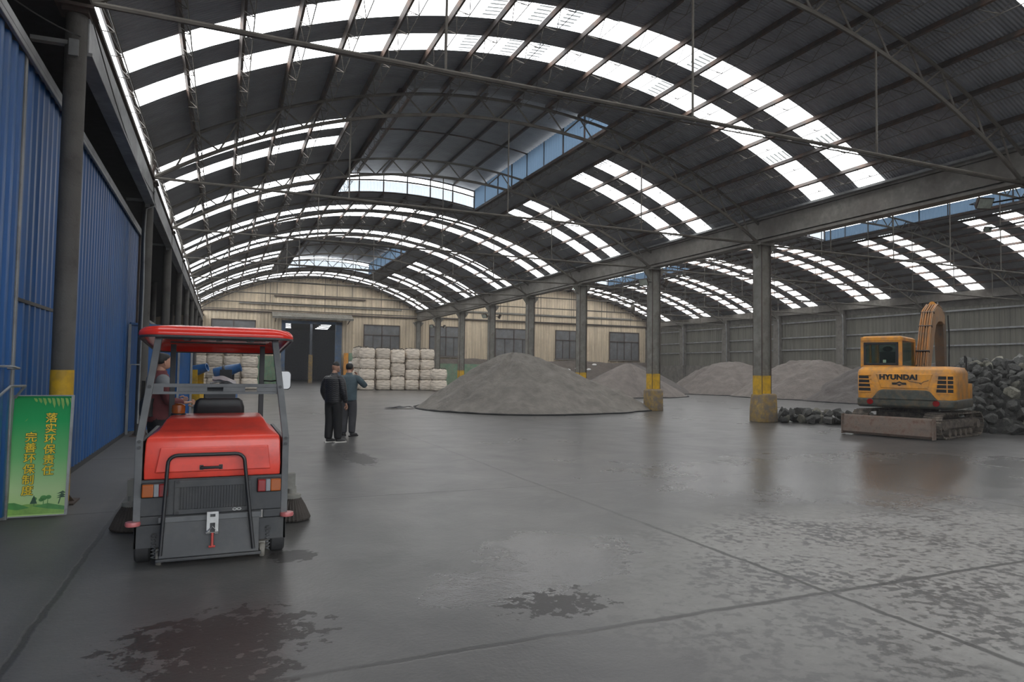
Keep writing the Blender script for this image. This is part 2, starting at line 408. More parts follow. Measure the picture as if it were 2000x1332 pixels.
# translucent strips: (y0, y1, bay) and ridge monitors over bays 1-2 and 5-6
STR = []
for b in range(-1, 8):
    base = {-1: 5.1, 0: 13.05}.get(b, 20.32+S*(b-1))
    STR += [(base, base+.86, b), (base+1.72, base+2.58, b)]
MON = [(YK[0]+.15, YK[2]-.15), (YK[4]+.15, YK[6]-.15)]
MBAYS = (1, 2, 5, 6)

def roof(A, name, c_open, c_strip, label):
    m = MB(); ys = sorted({YF, YW} | {v for st in STR for v in st[:2]} | {v for mo in MON for v in mo})
    mid = A.n//2
    for a, b in zip(ys, ys[1:]):
        yc = (a+b)/2; st = [q for q in STR if q[0] < yc < q[1]]; mo = any(q[0] < yc < q[1] for q in MON)
        for i in range(A.n):
            d = i-mid if i >= mid else mid-1-i     # cell distance from the crown
            if mo and d < c_open: continue
            if st and not (st[0][2] in MBAYS and d < c_strip): continue
            for h in range(2):
                t0 = A.th(i+h/2); t1 = A.th(i+h/2+.5)
                m.add([A.p(t0, a), A.p(t1, a), A.p(t1, b), A.p(t0, b)], [(0, 1, 2, 3)])
    return struct(m.build(name, 'roof', smooth=40), label, 'roof')
roof(A1, 'ceiling', 3, 4, 'dark corrugated barrel vault roof over the left nave')
roof(A2, 'ceiling', 4, 5, 'dark corrugated barrel vault roof over the right nave')

# skylight strips
wi = [1]
def window_name():
    wi[0] += 1; return 'window_%d' % (wi[0]-1)
def strips(A, c_strip, side):
    mid = A.n//2
    for y0, y1, b in STR:
        if b == -1 and A is A2: pass
        segs = [(0, A.n)] if b not in MBAYS else [(0, mid-c_strip), (mid+c_strip, A.n)]
        pos = 'nearer' if [q for q in STR if q[2] == b][0][0] == y0 else 'farther'
        for (i0, i1) in segs:
            m = MB()
            for i in range(i0, i1):
                for h in range(3):
                    t0 = A.th(i+h/3); t1 = A.th(i+(h+1)/3)
                    m.cur = 1 if (A is A1 and b == 0 and ((i in (6, 7) and h == 2) or (i == 8 and h == 1) or (i in (11, 15) and h == 2))) or (b in (1, 2) and h == (0 if i0 else 2) and i in (mid+c_strip, mid-c_strip-1)) else 0
                    m.add([A.p(t0, y0, .01), A.p(t1, y0, .01), A.p(t1, y1, .01), A.p(t0, y1, .01)], [(0, 1, 2, 3)])
            part = 'spanning the whole vault' if len(segs) == 1 else ('on the left slope beside the ridge vent' if i0 == 0 else 'on the right slope beside the ridge vent')
            struct(m.build(window_name(), ['skylight', 'dirtysky']), '%s bright roof strip of the %s pair, %s nave, %s' % (pos, ORD[b] if b >= 0 else 'overhead', side, part), 'skylight')
strips(A1, 4, 'left'); strips(A2, 5, 'right')

# ridge monitors: raised roof, ribbed side sheets, framed open ends
def monitor(A, c, y0, y1, nave, which):
    mid = A.n//2; tl = A.th(mid-c); tr = A.th(mid+c)
    root = thing('ridge_vent', 'raised ridge vent with open ends on the %s vault, %s one from the camera' % (nave, which), 'roof vent', (A.p(0, 0)[0], (y0+y1)/2, A.p(tl, 0)[2]))
    off = Vector(root.location); m = MB(); rise = 1.0
    cap = Arch(A.cx, A.r*sin(-tl)+.45, A.cz+A.r+rise, A.p(tl, 0)[2]+rise-.08, 12)
    for i in range(12):
        a, b = cap.th(i), cap.th(i+1)
        m.add([Vector(cap.p(a, y0))-off, Vector(cap.p(b, y0))-off, Vector(cap.p(b, y1+.5))-off, Vector(cap.p(a, y1+.5))-off], [(0, 1, 2, 3)])
    m.build('vent_roof', 'roof', root, smooth=40)
    # right side sheet, left side half-height sheet
    xr = A.p(tr, 0)[0]; xl = A.p(tl, 0)[0]; zb = A.p(tl, 0)[2]
    for x, h, mt in ((xr, .95 if A is A1 else .6, 'bluesheet'), (xl, .45, 'bluesheet')):
        m = MB(); n = int((y1-y0)/.1)
        m.grid(n, 1, lambda u, v: (x-off.x+.02*((round(u*n) % 2)*2-1), y0+(y1-y0)*u-off.y, zb-off.z-.02+h*v))
        m.build('side_sheet', mt, root)
    # far end: sheet strip along the bottom, glazing bars above
    m = MB(); n = 90
    m.grid(n, 1, lambda u, v: (xl+(xr-xl)*u-off.x, y1-off.y+.02*((round(u*n) % 2)*2-1), A.z(xl+(xr-xl)*u)-off.z+.05+.5*v))
    m.build('end_sheet', 'clearsheet', root)
    m = MB()
    for h in (.02, .58):
        m.tube([(x-off.x, y1-.06-off.y, A.z(x)-off.z+h) for x in [xl+(xr-xl)*q/12 for q in range(13)]], .03, rect=(.05, .06))
    for q in range(0, 7):
        x = xl+(xr-xl)*q/6; m.box((x-off.x, y1-.06-off.y, A.z(x)-off.z+.45), (.05, .05, .9))
    m.build('end_frame', 'purlin', root)
    m = MB()
    for x in (xl, xr):
        for q in range(9):
            y = y0+(y1-y0)*q/8; m.box((x-off.x, y-off.y, zb-off.z+.45), (.05, .05, .95))
    for i in (-2, -1, 0, 1, 2):
        t = i*(2*A.tm/A.n)*c/3; m.box((cap.p(t, 0)[0]-off.x, (y0+y1)/2-off.y, cap.p(t, 0)[2]-off.z-.07), (.07, y1-y0, .1))
    for q in range(3):
        y = y0+(y1-y0)*q/2
        m.tube([(Vector(cap.p(cap.th(i), y, -.12))-off) for i in range(13)], .03)
    m.build('vent_frame', 'purlin', root)
    # apron plates hanging round the opening
    m = MB()
    for x in (xr-off.x+.05, xl-off.x-.05): MB().box((x, (y0+y1)/2-off.y, zb-off.z-.08), (.08, y1-y0, .16)).build('curb', 'purlin', root)
for A, c, nv in ((A1, 3, 'left'), (A2, 4, 'right')):
    for (a, b), wh in zip(MON, ('nearer', 'farther')): monitor(A, c, a, b, nv, wh)

# purlins
def purlins(A, nave, lattice):
    for i in range(A.n+1):
        t = A.th(i); p = Vector(A.p(t, 0, -.09)); m = MB(); mid = A.n//2
        c = 3 if A is A1 else 4
        d = abs(i-mid)
        segs = [(YF, YW-.1)] if d >= c else [(YF, MON[0][0]), (MON[0][1], MON[1][0]), (MON[1][1], YW-.1)]
        rot = Matrix.Rotation(t, 3, 'Y')
        j_ = min(i, A.n-i); side = '%s from the %s eave' % (ORD[j_], 'left' if i < mid else 'right') if j_ < 12 else 'close to the crown'
        if d == 0: side = 'right under the crown'
        for q, (a, b) in enumerate(segs):
            m = MB(); m.box((0, (a+b)/2, 0), (.055, b-a, .13), rot)
            wh = '' if len(segs) == 1 else (', before the first vent', ', between the vents', ', past the last vent')[q]
            o = tag(m.build('purlin', 'purlin'), 'dark purlin under %s vault, %s%s' % (nave, side, wh), 'purlin', 'purlins under the %s vault' % nave)
            o.location = p
            if not lattice: continue
            l = MB(); dn = Vector((-sin(t)*.16, 0, -.34)); side_off = Vector((.10, 0, 0))
            n = max(1, int((b-a)/.85)); st = (b-a)/n
            l.tube([dn+side_off+Vector((0, a, 0)), dn+side_off+Vector((0, b, 0))], .011, 4)
            for g in range(n):
                y = a+g*st
                if y > 36: continue
                l.tube([(0, y, -.05), dn+side_off+Vector((0, y+st/2, 0)), (0, y+st, -.05)], .009, 4)
                l.tube([dn+side_off+Vector((0, y+st/2, 0)), dn+side_off+Vector((-.17, y+st/2, .0))], .008, 4)
            l.build('lattice_rods', 'truss', o)
purlins(A1, 'left', True); purlins(A2, 'right', False)

# trusses with tie rod and hangers
def truss(A, B, nave, k, wh):
    y = YK[k]; x0 = A.cx-A.half; x1 = A.cx+A.half
    root = thing('roof_truss', 'curved steel lattice truss under the %s vault, %s from the camera' % (nave, wh), 'truss', (A.cx, y, 6.1), group='arched trusses of the %s nave' % nave)
    o = Vector(root.location); m = MB(); n2 = A.n*2
    m.tube([Vector(A.p(A.th(i/2), y, -.22))-o for i in range(n2+1)], .042, 6); m.build('top_chord', 'truss', root, smooth=50)
    m = MB(); m.tube([Vector(B.p(B.th(i/2), y))-o for i in range(n2+1)], .05, 6); m.build('bottom_chord', 'truss', root, smooth=50)
    m = MB()
    for i in range(A.n):
        top0 = Vector(A.p(A.th(i), y, -.22))-o; top1 = Vector(A.p(A.th(i+1), y, -.22))-o; bt = Vector(B.p(B.th(i+.5), y))-o
        if i > 0: m.tube([top0, bt], .024, 5)
        if i < A.n-1: m.tube([bt, top1], .024, 5)
    for q in (0, A.n): m.tube([Vector(A.p(A.th(q), y, -.22))-o, Vector(B.p(B.th(q), y))-o], .045, 5)
    m.build('web_struts', 'truss', root)
    m = MB(); xs = [2.95, 7.5, 12.1] if A is A1 else [20.3, 23.6, 26.9, 30.12, 33.4, 36.7, 40.0]
    m.tube([(B.cx-B.half-o.x, 0, 0), (B.cx+B.half-o.x, 0, .04)], .035, 6)
    m.tube([(B.cx-B.half-o.x, .09, .02), (B.cx-o.x, .05, -.05), (B.cx+B.half-o.x, .09, .03)], .013, 5)
    m.build('tie_rod', 'truss', root)
    for x in xs:
        h = MB(); h.tube([(x-o.x, 0, .02), (x-o.x, 0, B.z(x)-o.z)], .022, 5); h.build('hanger', 'truss', root)
for k in range(-1, 7):
    truss(A1, BOT1, 'left', k, ORD[k+1]); truss(A2, BOT2, 'right', k, ORD[k+1])

# ------------------------------------------------------------------ floor and walls
m = MB(); m.grid(8, 10, lambda u, v: (-9+(56+9)*u, -12+(100+12)*v, 0)); struct(m.build('floor', 'floor'), 'wet stained concrete floor with straight expansion joints', 'floor')

def rib(y, period, d):
    """trapezoid rib profile"""
    q = (y/period) % 1
    return d*max(0, min(1, (.5-abs(q-.5))*8-1.6))
def rib_wall_x(m, x, y0, y1, z0, z1, period=.25, d=.03, sgn=1):
    n = max(2, int((y1-y0)/period*10)); m.grid(n, 1, lambda u, v: (x+sgn*rib(y0+(y1-y0)*u, period, d), y0+(y1-y0)*u, z0+(z1-z0)*v))
# left: blue sheet wall behind the columns
m = MB(); rib_wall_x(m, -2.10, 8.76, 19.75, .06, 5.03); struct(m.build('wall_left', 'bluewall', smooth=20), 'blue corrugated sheet wall behind the left columns', 'wall')
m = MB(); rib_wall_x(m, -2.08, 3.0, 8.60, .05, 4.98, .25, .03); m.bx(-2.12, -2.05, 8.60, 8.64, .05, 4.98)
d1 = struct(m.build('door_1', 'bluewall', smooth=20), 'near blue corrugated sliding door leaf at the left edge', 'door')
h = MB(); h.tube([(-2.05, 8.25, 1.62), (-1.95, 8.25, 1.62), (-1.95, 8.52, 1.60), (-2.05, 8.52, 1.60)], .014, 6); h.tube([(-2.04, 8.15, 1.30), (-1.94, 8.18, 1.42), (-1.94, 8.75, 1.41), (-2.04, 8.82, 1.28)], .014, 6)
h.build('door_handle', 'galv', d1)
m = MB(); m.bx(-2.10, -2.04, 8.68, 8.75, 0, 5.0); struct(m.build('trim_1', 'galv', bevel=.005), 'pale steel jamb post beside the near sliding door', 'post')
m = MB(); m.bx(-2.14, -2.0, 3.0, 19.75, 5.03, 5.13); m.bx(-2.04, -2.0, 3.0, 19.75, 4.97, 5.03); struct(m.build('trim_2', 'galv', bevel=.008), 'galvanised door track along the top of the blue wall', 'rail')
m = MB(); m.bx(-2.10, -2.06, 8.76, 10.5, 2.33, 2.37); struct(m.build('trim_3', 'black'), 'dark horizontal joint strip across the blue wall', 'trim')
m = MB(); m.bx(-2.14, -2.05, 8.76, 19.75, 0, .07); struct(m.build('baseboard_left', 'dark'), 'dark sill under the blue wall', 'sill')
m = MB(); m.bx(-2.15, -2.03, 19.7, 19.82, 0, 5.1); struct(m.build('trim_4', 'steel_edge'), 'dark end post of the blue wall', 'post')
m = MB(); m.bx(-7.2, -7.0, YF, YW, 0, 6.2); struct(m.build('wall_outer', 'dark'), 'dark outer wall of the side aisle', 'wall')
m = MB(); m.grid(1, 1, lambda u, v: (-7.1+5.2*u, YF+(YW-YF)*v, 5.40+.62*u)); struct(m.build('ceiling_aisle', 'dark'), 'dark low roof of the side aisle', 'roof')
# low blue partition further down between the left columns
for k in range(0, 5):
    y0, y1 = YK[k]+2.0 if k == 0 else YK[k]+.2, YK[k+1]-.2
    m = MB(); rib_wall_x(m, -2.25, y0, y1, .05, 3.05); o = m.build('partition_panel', 'bluewall', smooth=20)
    f = MB(); f.bx(-2.28, -2.2, y0, y1, 3.03, 3.11); f.bx(-2.28, -2.2, y0-.03, y0+.03, 0, 3.1); f.build('frame', 'galv', o)
    tag(o, 'low blue sheet partition behind the left columns, %s bay beyond the blue wall' % ('first', 'second', 'third', 'fourth', 'fifth')[k], 'partition', 'blue partitions in the left aisle')
# right wall
m = MB(); rib_wall_x(m, XW, YF, YW, 2.35, 6.2, .3, .03, -1); struct(m.build('wall_right', 'rightwall', smooth=20), 'grey ribbed sheet wall on the far right', 'wall')
m = MB(); m.bx(XW-.14, XW+.2, YF, YW, 0, 2.36); m.bx(XW-.03, XW+.2, YF, YW, 6.1, 7.3); struct(m.build('baseboard_right', 'plaster'), 'concrete plinth and top band of the right wall', 'wall base')
for i, z in enumerate((3.62, 4.62, 5.85)):
    m = MB(); m.bx(XW-.12, XW-.04, YF, YW, z-.05, z+.05); struct(m.build('trim_%d' % (5+i), 'galv'), 'pale horizontal rail on the right wall, %s' % ('lowest', 'middle one', 'topmost')[i], 'rail')
# unseen front wall put in behind the camera, gateway sized for frontal daylight
m = MB(); m.bx(-7, -2.6, YF-.2, YF, 0, 10.5); m.bx(14.5, XW, YF-.2, YF, 0, 10.5); m.bx(-2.6, 14.5, YF-.2, YF, 5.6, 10.5)
struct(m.build('wall_front_unseen', 'plaster'), 'unseen front wall, its wide gateway shaped for frontal daylight', 'wall')
# far wall: ribbed sheet up to the vaults, with a gateway
DX0, DX1, DZ = 4.75, 9.85, 5.75
def far_strip(m, x0, x1, z0f, zt, n):
    m.grid(n, 1, lambda u, v: (x0+(x1-x0)*u, YW-rib(x0+(x1-x0)*u, .3, .03), (z0f if v == 0 else zt(x0+(x1-x0)*u))))
topz = lambda x: (A1.z(min(max(x, -1.7), 17.0)) if x < XR else A2.z(min(max(x, 17.1), XW-.05)))+.05
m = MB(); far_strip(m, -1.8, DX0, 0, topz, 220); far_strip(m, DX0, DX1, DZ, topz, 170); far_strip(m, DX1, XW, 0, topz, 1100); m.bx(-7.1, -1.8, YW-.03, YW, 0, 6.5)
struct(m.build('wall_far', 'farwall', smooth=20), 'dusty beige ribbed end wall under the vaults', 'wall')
for i, (z, a, b) in enumerate(((7.15, 1.2, 15.4), (6.45, -1.7, 17.0), (7.9, 4.0, 12.0), (7.35, 19.0, 41.0), (6.55, 17.2, 43.0))):
    m = MB(); m.bx(a, b, YW-.16, YW-.05, z-.06, z+.06); struct(m.build('trim_%d' % (8+i), 'steel_grey' if i in (0, 3) else 'steel_edge'), 'horizontal steel girt on the beige end wall, %s' % ('left gable thick one', 'left gable lowest', 'left gable topmost', 'right gable thick one', 'right gable lowest')[i], 'girt')
# gateway in the end wall
m = MB(); m.bx(DX0-.05, DX0+.28, YW-.2, YW+.15, 0, DZ); m.bx(DX1-.5, DX1+.05, YW-.2, YW+.15, 0, DZ); m.bx(DX0-.05, DX1+.05, YW-.2, YW+.15, DZ-.22, DZ+.02)
d2 = struct(m.build('door_2', 'bluedusty', bevel=.01), 'blue framed gateway in the beige end wall', 'door')
m = MB(); n = 60; x0, x1 = DX0-.9, DX1+.9
m.loft([[(x0+(x1-x0)*i/n, YW-1.3, DZ+.20+.02*(i % 2)) for i in range(n+1)], [(x0+(x1-x0)*i/n, YW-1.3, DZ+.28+.02*(i % 2)) for i in range(n+1)], [(x0+(x1-x0)*i/n, YW-.05, DZ+.75+.02*(i % 2)) for i in range(n+1)]], cap=False, closed=False)
m.bx(x0, x1, YW-1.3, YW-1.24, DZ+.12, DZ+.24)
aw = tag(m.build('awning', 'steel_grey'), 'grey ribbed sheet awning above the dark gateway', 'awning')
b_ = MB()
for x in (x0+.3, x1-.3): b_.tube([(x, YW-1.2, DZ+.2), (x, YW-.05, DZ-.1)], .04, 5)
b_.build('bracket', 'steel_edge', aw)
# next hall seen through the gateway
HY = 92
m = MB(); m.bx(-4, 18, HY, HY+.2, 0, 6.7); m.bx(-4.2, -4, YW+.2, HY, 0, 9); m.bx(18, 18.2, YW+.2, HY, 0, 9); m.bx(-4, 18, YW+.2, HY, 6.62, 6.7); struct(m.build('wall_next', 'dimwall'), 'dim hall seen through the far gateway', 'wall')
for j, (xa, xb) in enumerate(((6.2, 6.8), (10.3, 11.3))):
    for q in range(5):
        m = MB(); y = 78+q*2.7; m.bx(xa+.12*q, xb+.25*q, y, y+.2, 6.57, 6.6); struct(m.build(window_name(), 'skylight'), 'small roof light in the dim hall through the gateway, %s of the %s row' % (ORD[q], ('left', 'right')[j]), 'skylight')
for q in range(3):  # glowing strips added out of view to brighten the dim hall
    m = MB(); m.bx(-3.5, 17.5, 65+q*4, 65.7+q*4, 6.57, 6.6); struct(m.build(window_name(), 'skylight'), 'long unseen glow strip added to brighten the dim hall behind the gateway, %s' % ORD[q], 'skylight')
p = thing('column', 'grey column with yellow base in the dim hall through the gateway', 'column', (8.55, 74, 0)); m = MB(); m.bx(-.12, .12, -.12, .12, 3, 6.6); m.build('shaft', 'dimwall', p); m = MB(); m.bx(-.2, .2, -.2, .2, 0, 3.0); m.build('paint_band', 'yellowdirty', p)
# windows in the end wall
def end_window(x0, x1, z0, z1, label, frosted=False):
    w_ = struct(MB().bx(x0, x1, YW-.08, YW-.04, z0, z1).build(window_name(), 'winglass'), label, 'window')
    f = MB(); t = .07; zt = z0+(z1-z0)*.66
    for (a, b, c_, d_) in ((x0-t, x1+t, z1, z1+t), (x0-t, x1+t, z0-t, z0), (x0-t, x0, z0, z1), (x1, x1+t, z0, z1), (x0, x1, zt-.04, zt+.04), ((x0+x1)/2-.035, (x0+x1)/2+.035, z0, z1), (x0+(x1-x0)*.25-.02, x0+(x1-x0)*.25+.02, z0, zt), (x0+(x1-x0)*.75-.02, x0+(x1-x0)*.75+.02, z0, zt)): f.bx(a, b, YW-.14, YW-.05, c_, d_)
    f.build('window_frame', 'steel_edge', w_); MB().bx(x0-.15, x1+.15, YW-.22, YW-.04, z0-.16, z0-.06).build('window_sill', 'plaster', w_)
end_window(-.9, 2.5, 3.2, 5.62, 'dusty window left of the gateway, above the left bag stack')
end_window(11.95, 15.2, 3.0, 5.62, 'dusty window right of the gateway, above the right bag stack')
end_window(18.2, 21.4, 2.95, 5.72, 'dusty window behind the two columns past the bag stack')
end_window(25.0, 28.9, 2.95, 5.75, 'dusty window above the peak of the big covered heap')
end_window(31.7, 34.9, 2.95, 5.8, 'dusty window half hidden behind the third column from the right')
end_window(38.2, 41.8, 2.95, 5.85, 'dusty window nearest the right corner of the end wall')

# ------------------------------------------------------------------ girders, gutters and columns
m = MB(); m.bx(XR-.06, XR+.06, YF, YW, 6.2, 6.98); m.bx(XR-.2, XR+.2, YF, YW, 6.14, 6.22); m.bx(XR-.2, XR+.2, YF, YW, 6.92, 6.98); m.bx(XR-.16, XR-.1, YF, YW, 6.28, 6.9)
g = tag(m.build('valley_girder', 'girder'), 'long deep grey girder carrying the two vaults on the columns', 'girder')
MB().bx(XR-.34, XR+.34, YF, YW, 6.98, 7.05).build('gutter', 'gutter', g)
MB().bx(XW-.4, XW, YF, YW, 6.5, 7.0).build('x', 'girder').name = 'eave_girder'
tag(bpy.data.objects['eave_girder'], 'grey eave girder along the top of the right wall', 'girder')
m = MB(); m.bx(-1.74, -1.62, 9.55, YW-.05, 5.47, 5.97); m.bx(-1.78, -1.58, 9.55, YW-.05, 5.43, 5.48); g = tag(m.build('eave_girder', 'gutter', bevel=.008), 'pale grey eave girder running over the left columns', 'girder')
m = MB(); m.bx(-1.92, -1.60, YF, YW-.05, 6.04, 6.10); m.build('gutter', 'steel_edge', g)

def left_column(k):
    o = thing('column', ('round concrete column with yellow base behind the green sign' if k == -1 else 'round grey column of the left row, %s from the camera' % ORD[k+1]), 'column', (XL-.035 if k == -1 else XL, YK[k], 0), group='left row of round columns')
    r_ = .118
    MB().cyl((0, 0, 1.58), (0, 0, 5.95), r_, n=20).build('shaft', 'concrete_col', o, smooth=40)
    if k == -1: MB().cyl((0, 0, 0.02), (0, 0, 1.58), r_+.006, n=20).build('paint_band', 'yellow', o, smooth=40, label='yellow painted foot of the column')
    else: MB().cyl((0, 0, .02), (0, 0, 1.58), r_, n=20).build('shaft_foot', 'concrete_col', o, smooth=40)
    m = MB(); m.bx(-.2, .2, -.2, .2, 5.95, 5.99); m.bx(-.14, .14, -.14, .14, 5.9, 5.95); m.tube([(0, 0, 5.98), (.1, 0, 6.4)], .05, 6); m.build('cap_plate', 'steel_edge', o)
    m = MB(); m.bx(-.2, .2, -.2, .2, 0, .02)
    for a in range(4): m.prism([(.1, 0.02), (.18, .02), (.1, .12)], lambda u, v, w_, a=a: (u*cos(a*PI/2)-w_*sin(a*PI/2), u*sin(a*PI/2)+w_*cos(a*PI/2), v), -.008, .008)
    m.build('base_plate', 'steel_edge', o)
    if k < 2:
        m = MB(); m.tube([(-.45, -.05, 5.52), (-.02, -.05, 5.53)], .05, rect=(.09, .05)); m.box((.0, -.13, 5.46), (.1, .03, .2)); m.build('stay_arm', 'galv', o, label='pale steel arm from column to door track')
    if k == 0:
        m = MB(); m.tube([(.13, -.1, 5.75), (.14, -.12, 5.4), (-.02, -.16, 5.3), (-.04, -.16, 4.6), (-.02, -.16, 3.5), (-.04, -.16, .3)], .022, 6)
        m.tube([(-.03, -.16, 1.66), (-.22, -.2, 1.66), (-.24, -.2, 1.3), (-.28, -.2, .95)], .02, 6); m.build('conduit', 'galv', o, smooth=50, label='pale pipe with a branch clipped to the column')
    return o
for k in range(-1, 8): left_column(k)
for j, (x, y) in enumerate(((-3.3, 38.5), (-3.3, 45), (-3.3, 52), (-3.3, 29.5))):
    o = thing('column', 'dark rear column in the side aisle behind the left row, %s' % ('second in depth', 'third in depth', 'deepest', 'first in depth')[j], 'column', (x, y, 0)); MB().cyl((0, 0, 0), (0, 0, 5.9), .13, n=16).build('shaft', 'concrete_col', o, smooth=40)

NAMES_R = {-1: 'at the right edge of the photo, in front of the excavator', 0: 'standing left of the excavator', 1: 'second from the excavator, with a tapered yellow pedestal', 2: 'rising behind the right shoulder of the big heap', 3: 'right of the peak of the big heap', 4: 'behind the peak of the big heap, with lamps', 5: 'between the lamp columns, over the green wall', 6: 'beside the right bag stack, with lamps', 7: 'against the beige end wall'}
def right_column(k):
    o = thing('column', 'tall grey steel column ' + NAMES_R[k], 'column', (XR, YK[k]-(.40 if k == -1 else 0), 0), group='middle row of steel columns')
    hx, hy = .21, .2
    m = MB()
    m.bx(-hx, -hx+.025, -hy, hy, 0, 6.05); m.bx(hx-.025, hx, -hy, hy, 0, 6.05); m.bx(-hx+.02, hx-.02, -hy+.06, hy-.06, 0, 6.05); m.build('shaft', 'steel_grey', o)
    m = MB()
    for sx_ in (-1, 1):
        for sy_ in (-1, 1): m.box((sx_*(hx-.01), sy_*hy, 3.1), (.03, .022, 5.9))
    m.build('flange_edge', 'steel_edge', o, label='rust brown edges of the column')
    m = MB(); m.bx(-.3, .3, -.26, .26, 6.05, 6.13)
    for sx_ in (-1, 1): m.prism([(.2, 5.6), (.2, 6.06), (.52, 6.06), (.5, 5.98)], lambda u, v, w_, sx_=sx_: (sx_*u, w_, v), -.05, .05)
    m.build('head_bracket', 'steel_grey', o)
    m = MB()
    if k == 0: m.bx(-hx-.008, hx+.008, -hy-.008, hy+.008, .02, 1.58)
    else: m.bx(-hx-.008, hx+.008, -hy-.008, hy+.008, .85, 1.58)
    m.build('paint_band', 'yellow', o, label='bright yellow band round the column')
    m = MB()
    if k == 0:
        prof = [(.36, .30, 0, .06), (.345, .30, .45, .06), (.30, .30, .93, .075), (.26, .27, .97, .075)]
    else: prof = [(.31, .31, 0, 0), (.30, .30, .5, 0), (.30, .30, .86, 0), (.25, .25, .93, 0)]
    m.loft([[(ox-a, -b, z), (ox+a, -b, z), (ox+a, b, z), (ox-a, b, z)] for a, b, z, ox in prof]); m.build('pedestal', 'yellowdirty', o, bevel=.025, smooth=40, label='chipped dirty yellow concrete pedestal')
for k in range(-1, 8): right_column(k)
for k in range(3, 8):
    o = thing('column', 'flat grey pilaster on the right wall, %s from the camera' % ORD[k-3], 'column', (XW-.25, YK[k], 0), group='pilasters of the right wall')
    MB().bx(-.2, .22, -.3, .3, 0, 6.5).build('shaft', 'plaster', o)
    m = MB(); m.tube([(-.26, -.30, 6.2), (-.3, -.4, 5.8), (-.24, -.36, 5.0), (-.24, -.38, 2.4)], .035, 6); m.build('downpipe', 'galv', o, label='pale downpipe beside the pilaster')

# ------------------------------------------------------------------ lamps
def flood(x, y, z, yawz, label, sc=1, glass='lampglass'):
    o = thing('floodlight', label, 'lamp', (x, y, z), yawz, 'floodlights on the columns')
    m = MB(); m.loft([[(-.22*sc, -.06*sc, -.16*sc), (.22*sc, -.06*sc, -.16*sc), (.22*sc, -.06*sc, .16*sc), (-.22*sc, -.06*sc, .16*sc)], [(-.16*sc, .10*sc, -.11*sc), (.16*sc, .10*sc, -.11*sc), (.16*sc, .10*sc, .11*sc), (-.16*sc, .10*sc, .11*sc)]])
    hd = m.build('lamp_head', 'steel_edge', o, bevel=.01); MB().bx(-.19*sc, .19*sc, -.075*sc, -.058*sc, -.13*sc, .13*sc).build('lamp_glass', glass, hd)
    hd.rotation_euler = (R(28), 0, 0); hd['label'] = 'tilted lamp head'
    m = MB(); m.tube([(-.24*sc, 0, 0), (-.24*sc, .2*sc, 0), (.24*sc, .2*sc, 0), (.24*sc, 0, 0)], .015*sc, 5); m.tube([(0, .2*sc, 0), (0, .3*sc, 0)], .02*sc, 5); m.build('yoke', 'black', o); return o
for k, zz in ((4, 5.35), (6, 5.35), (1, 5.5)):
    for s_ in (-1, 1):
        flood(XR+s_*.56, YK[k]-.1, zz, s_*R(65), 'dark floodlight on the %s side of the column %s' % (('left' if s_ < 0 else 'right'), {4: 'behind the heap peak', 6: 'beside the right bag stack', 1: 'second from the excavator'}[k]), 1.0)
for fx, fy, fz, sc_, lb in ((16.75, 10.35, 5.83, .9, 'large square floodlight at the right edge of the photo'), (17.2, 10.55, 5.28, .45, 'small floodlight under the large one at the right edge')):
    o = flood(fx, fy, fz, R(-20), lb, sc_); rot = Matrix.Rotation(R(20), 3, 'Z'); m = MB()
    m.tube([(0, .28*sc_, 0), rot @ Vector((XR-fx, 9.36-fy, 0))], .022, 6); m.build('arm', 'black', o)
o = thing('chain_hoist', 'hoist block hanging on a thin cord under the right vault', 'hoist', (23.0, 35.0, 5.55)); m = MB(); m.tube([(0, 0, 0), (0, 0, A2.z(23.0)-5.56)], .015, 5); m.build('cord', 'truss', o); MB().ell((0, 0, -.05), (.16, .16, .26), 10, 6).build('block', 'truss', o, smooth=60); m = MB(); m.tube([(.05, 0, -.3), (.12, 0, -.42), (.05, 0, -.52), (-.06, 0, -.46)], .03, 6); m.build('hook', 'steel_edge', o)
# cables sagging along the left columns
for j, (a, b, sg) in enumerate((((-1.60, 9.62, 5.9), (-1.60, 17.9, 5.7), .3), ((-1.60, 17.9, 5.6), (-1.60, 24.3, 5.6), .25), ((-2.6, 6.0, 5.35), (-1.7, 9.45, 5.62), .2))):
    a, b = Vector(a), Vector(b); m = MB(); m.tube([a.lerp(b, q/14)-Vector((0, 0, sg*4*(q/14)*(1-q/14))) for q in range(15)], .008, 5)
    tag(m.build('cable', 'black', smooth=60), ('black cable sagging under the left eave past the first column', 'black cable between the second and third left columns', 'black cable from the door track to the first column')[j], 'cable')

# ------------------------------------------------------------------ ride-on sweeper
SW = thing('road_sweeper', 'red ride-on floor sweeper with canopy, seen from behind', 'sweeper', (-.035, 6.35, 0))
def rrect(hx, hy, r, z, n=5, cx=0, cy=0):
    pts = []
    for sx_, sy_, a0 in ((1, 1, 0), (-1, 1, 90), (-1, -1, 180), (1, -1, 270)):
        for q in range(n+1):
            a = R(a0+90*q/n); pts.append((cx+sx_*(hx-r)+r*cos(a), cy+sy_*(hy-r)+r*sin(a), z))
    return pts
m = MB()
m.bx(-.60, -.565, 0, 1.9, .33, 1.0); m.bx(.565, .60, 0, 1.9, .33, 1.0)
m.bx(-.565, .565, 0, .03, .40, .70); m.bx(-.565, -.40, 0, .03, .33, .40); m.bx(.40, .565, 0, .03, .33, .40)
m.bx(-.56, .56, .03, 1.9, .40, .45); m.bx(-.57, .57, 1.85, 1.9, .3, .9)
m.build('chassis', 'char', SW, bevel=.008)
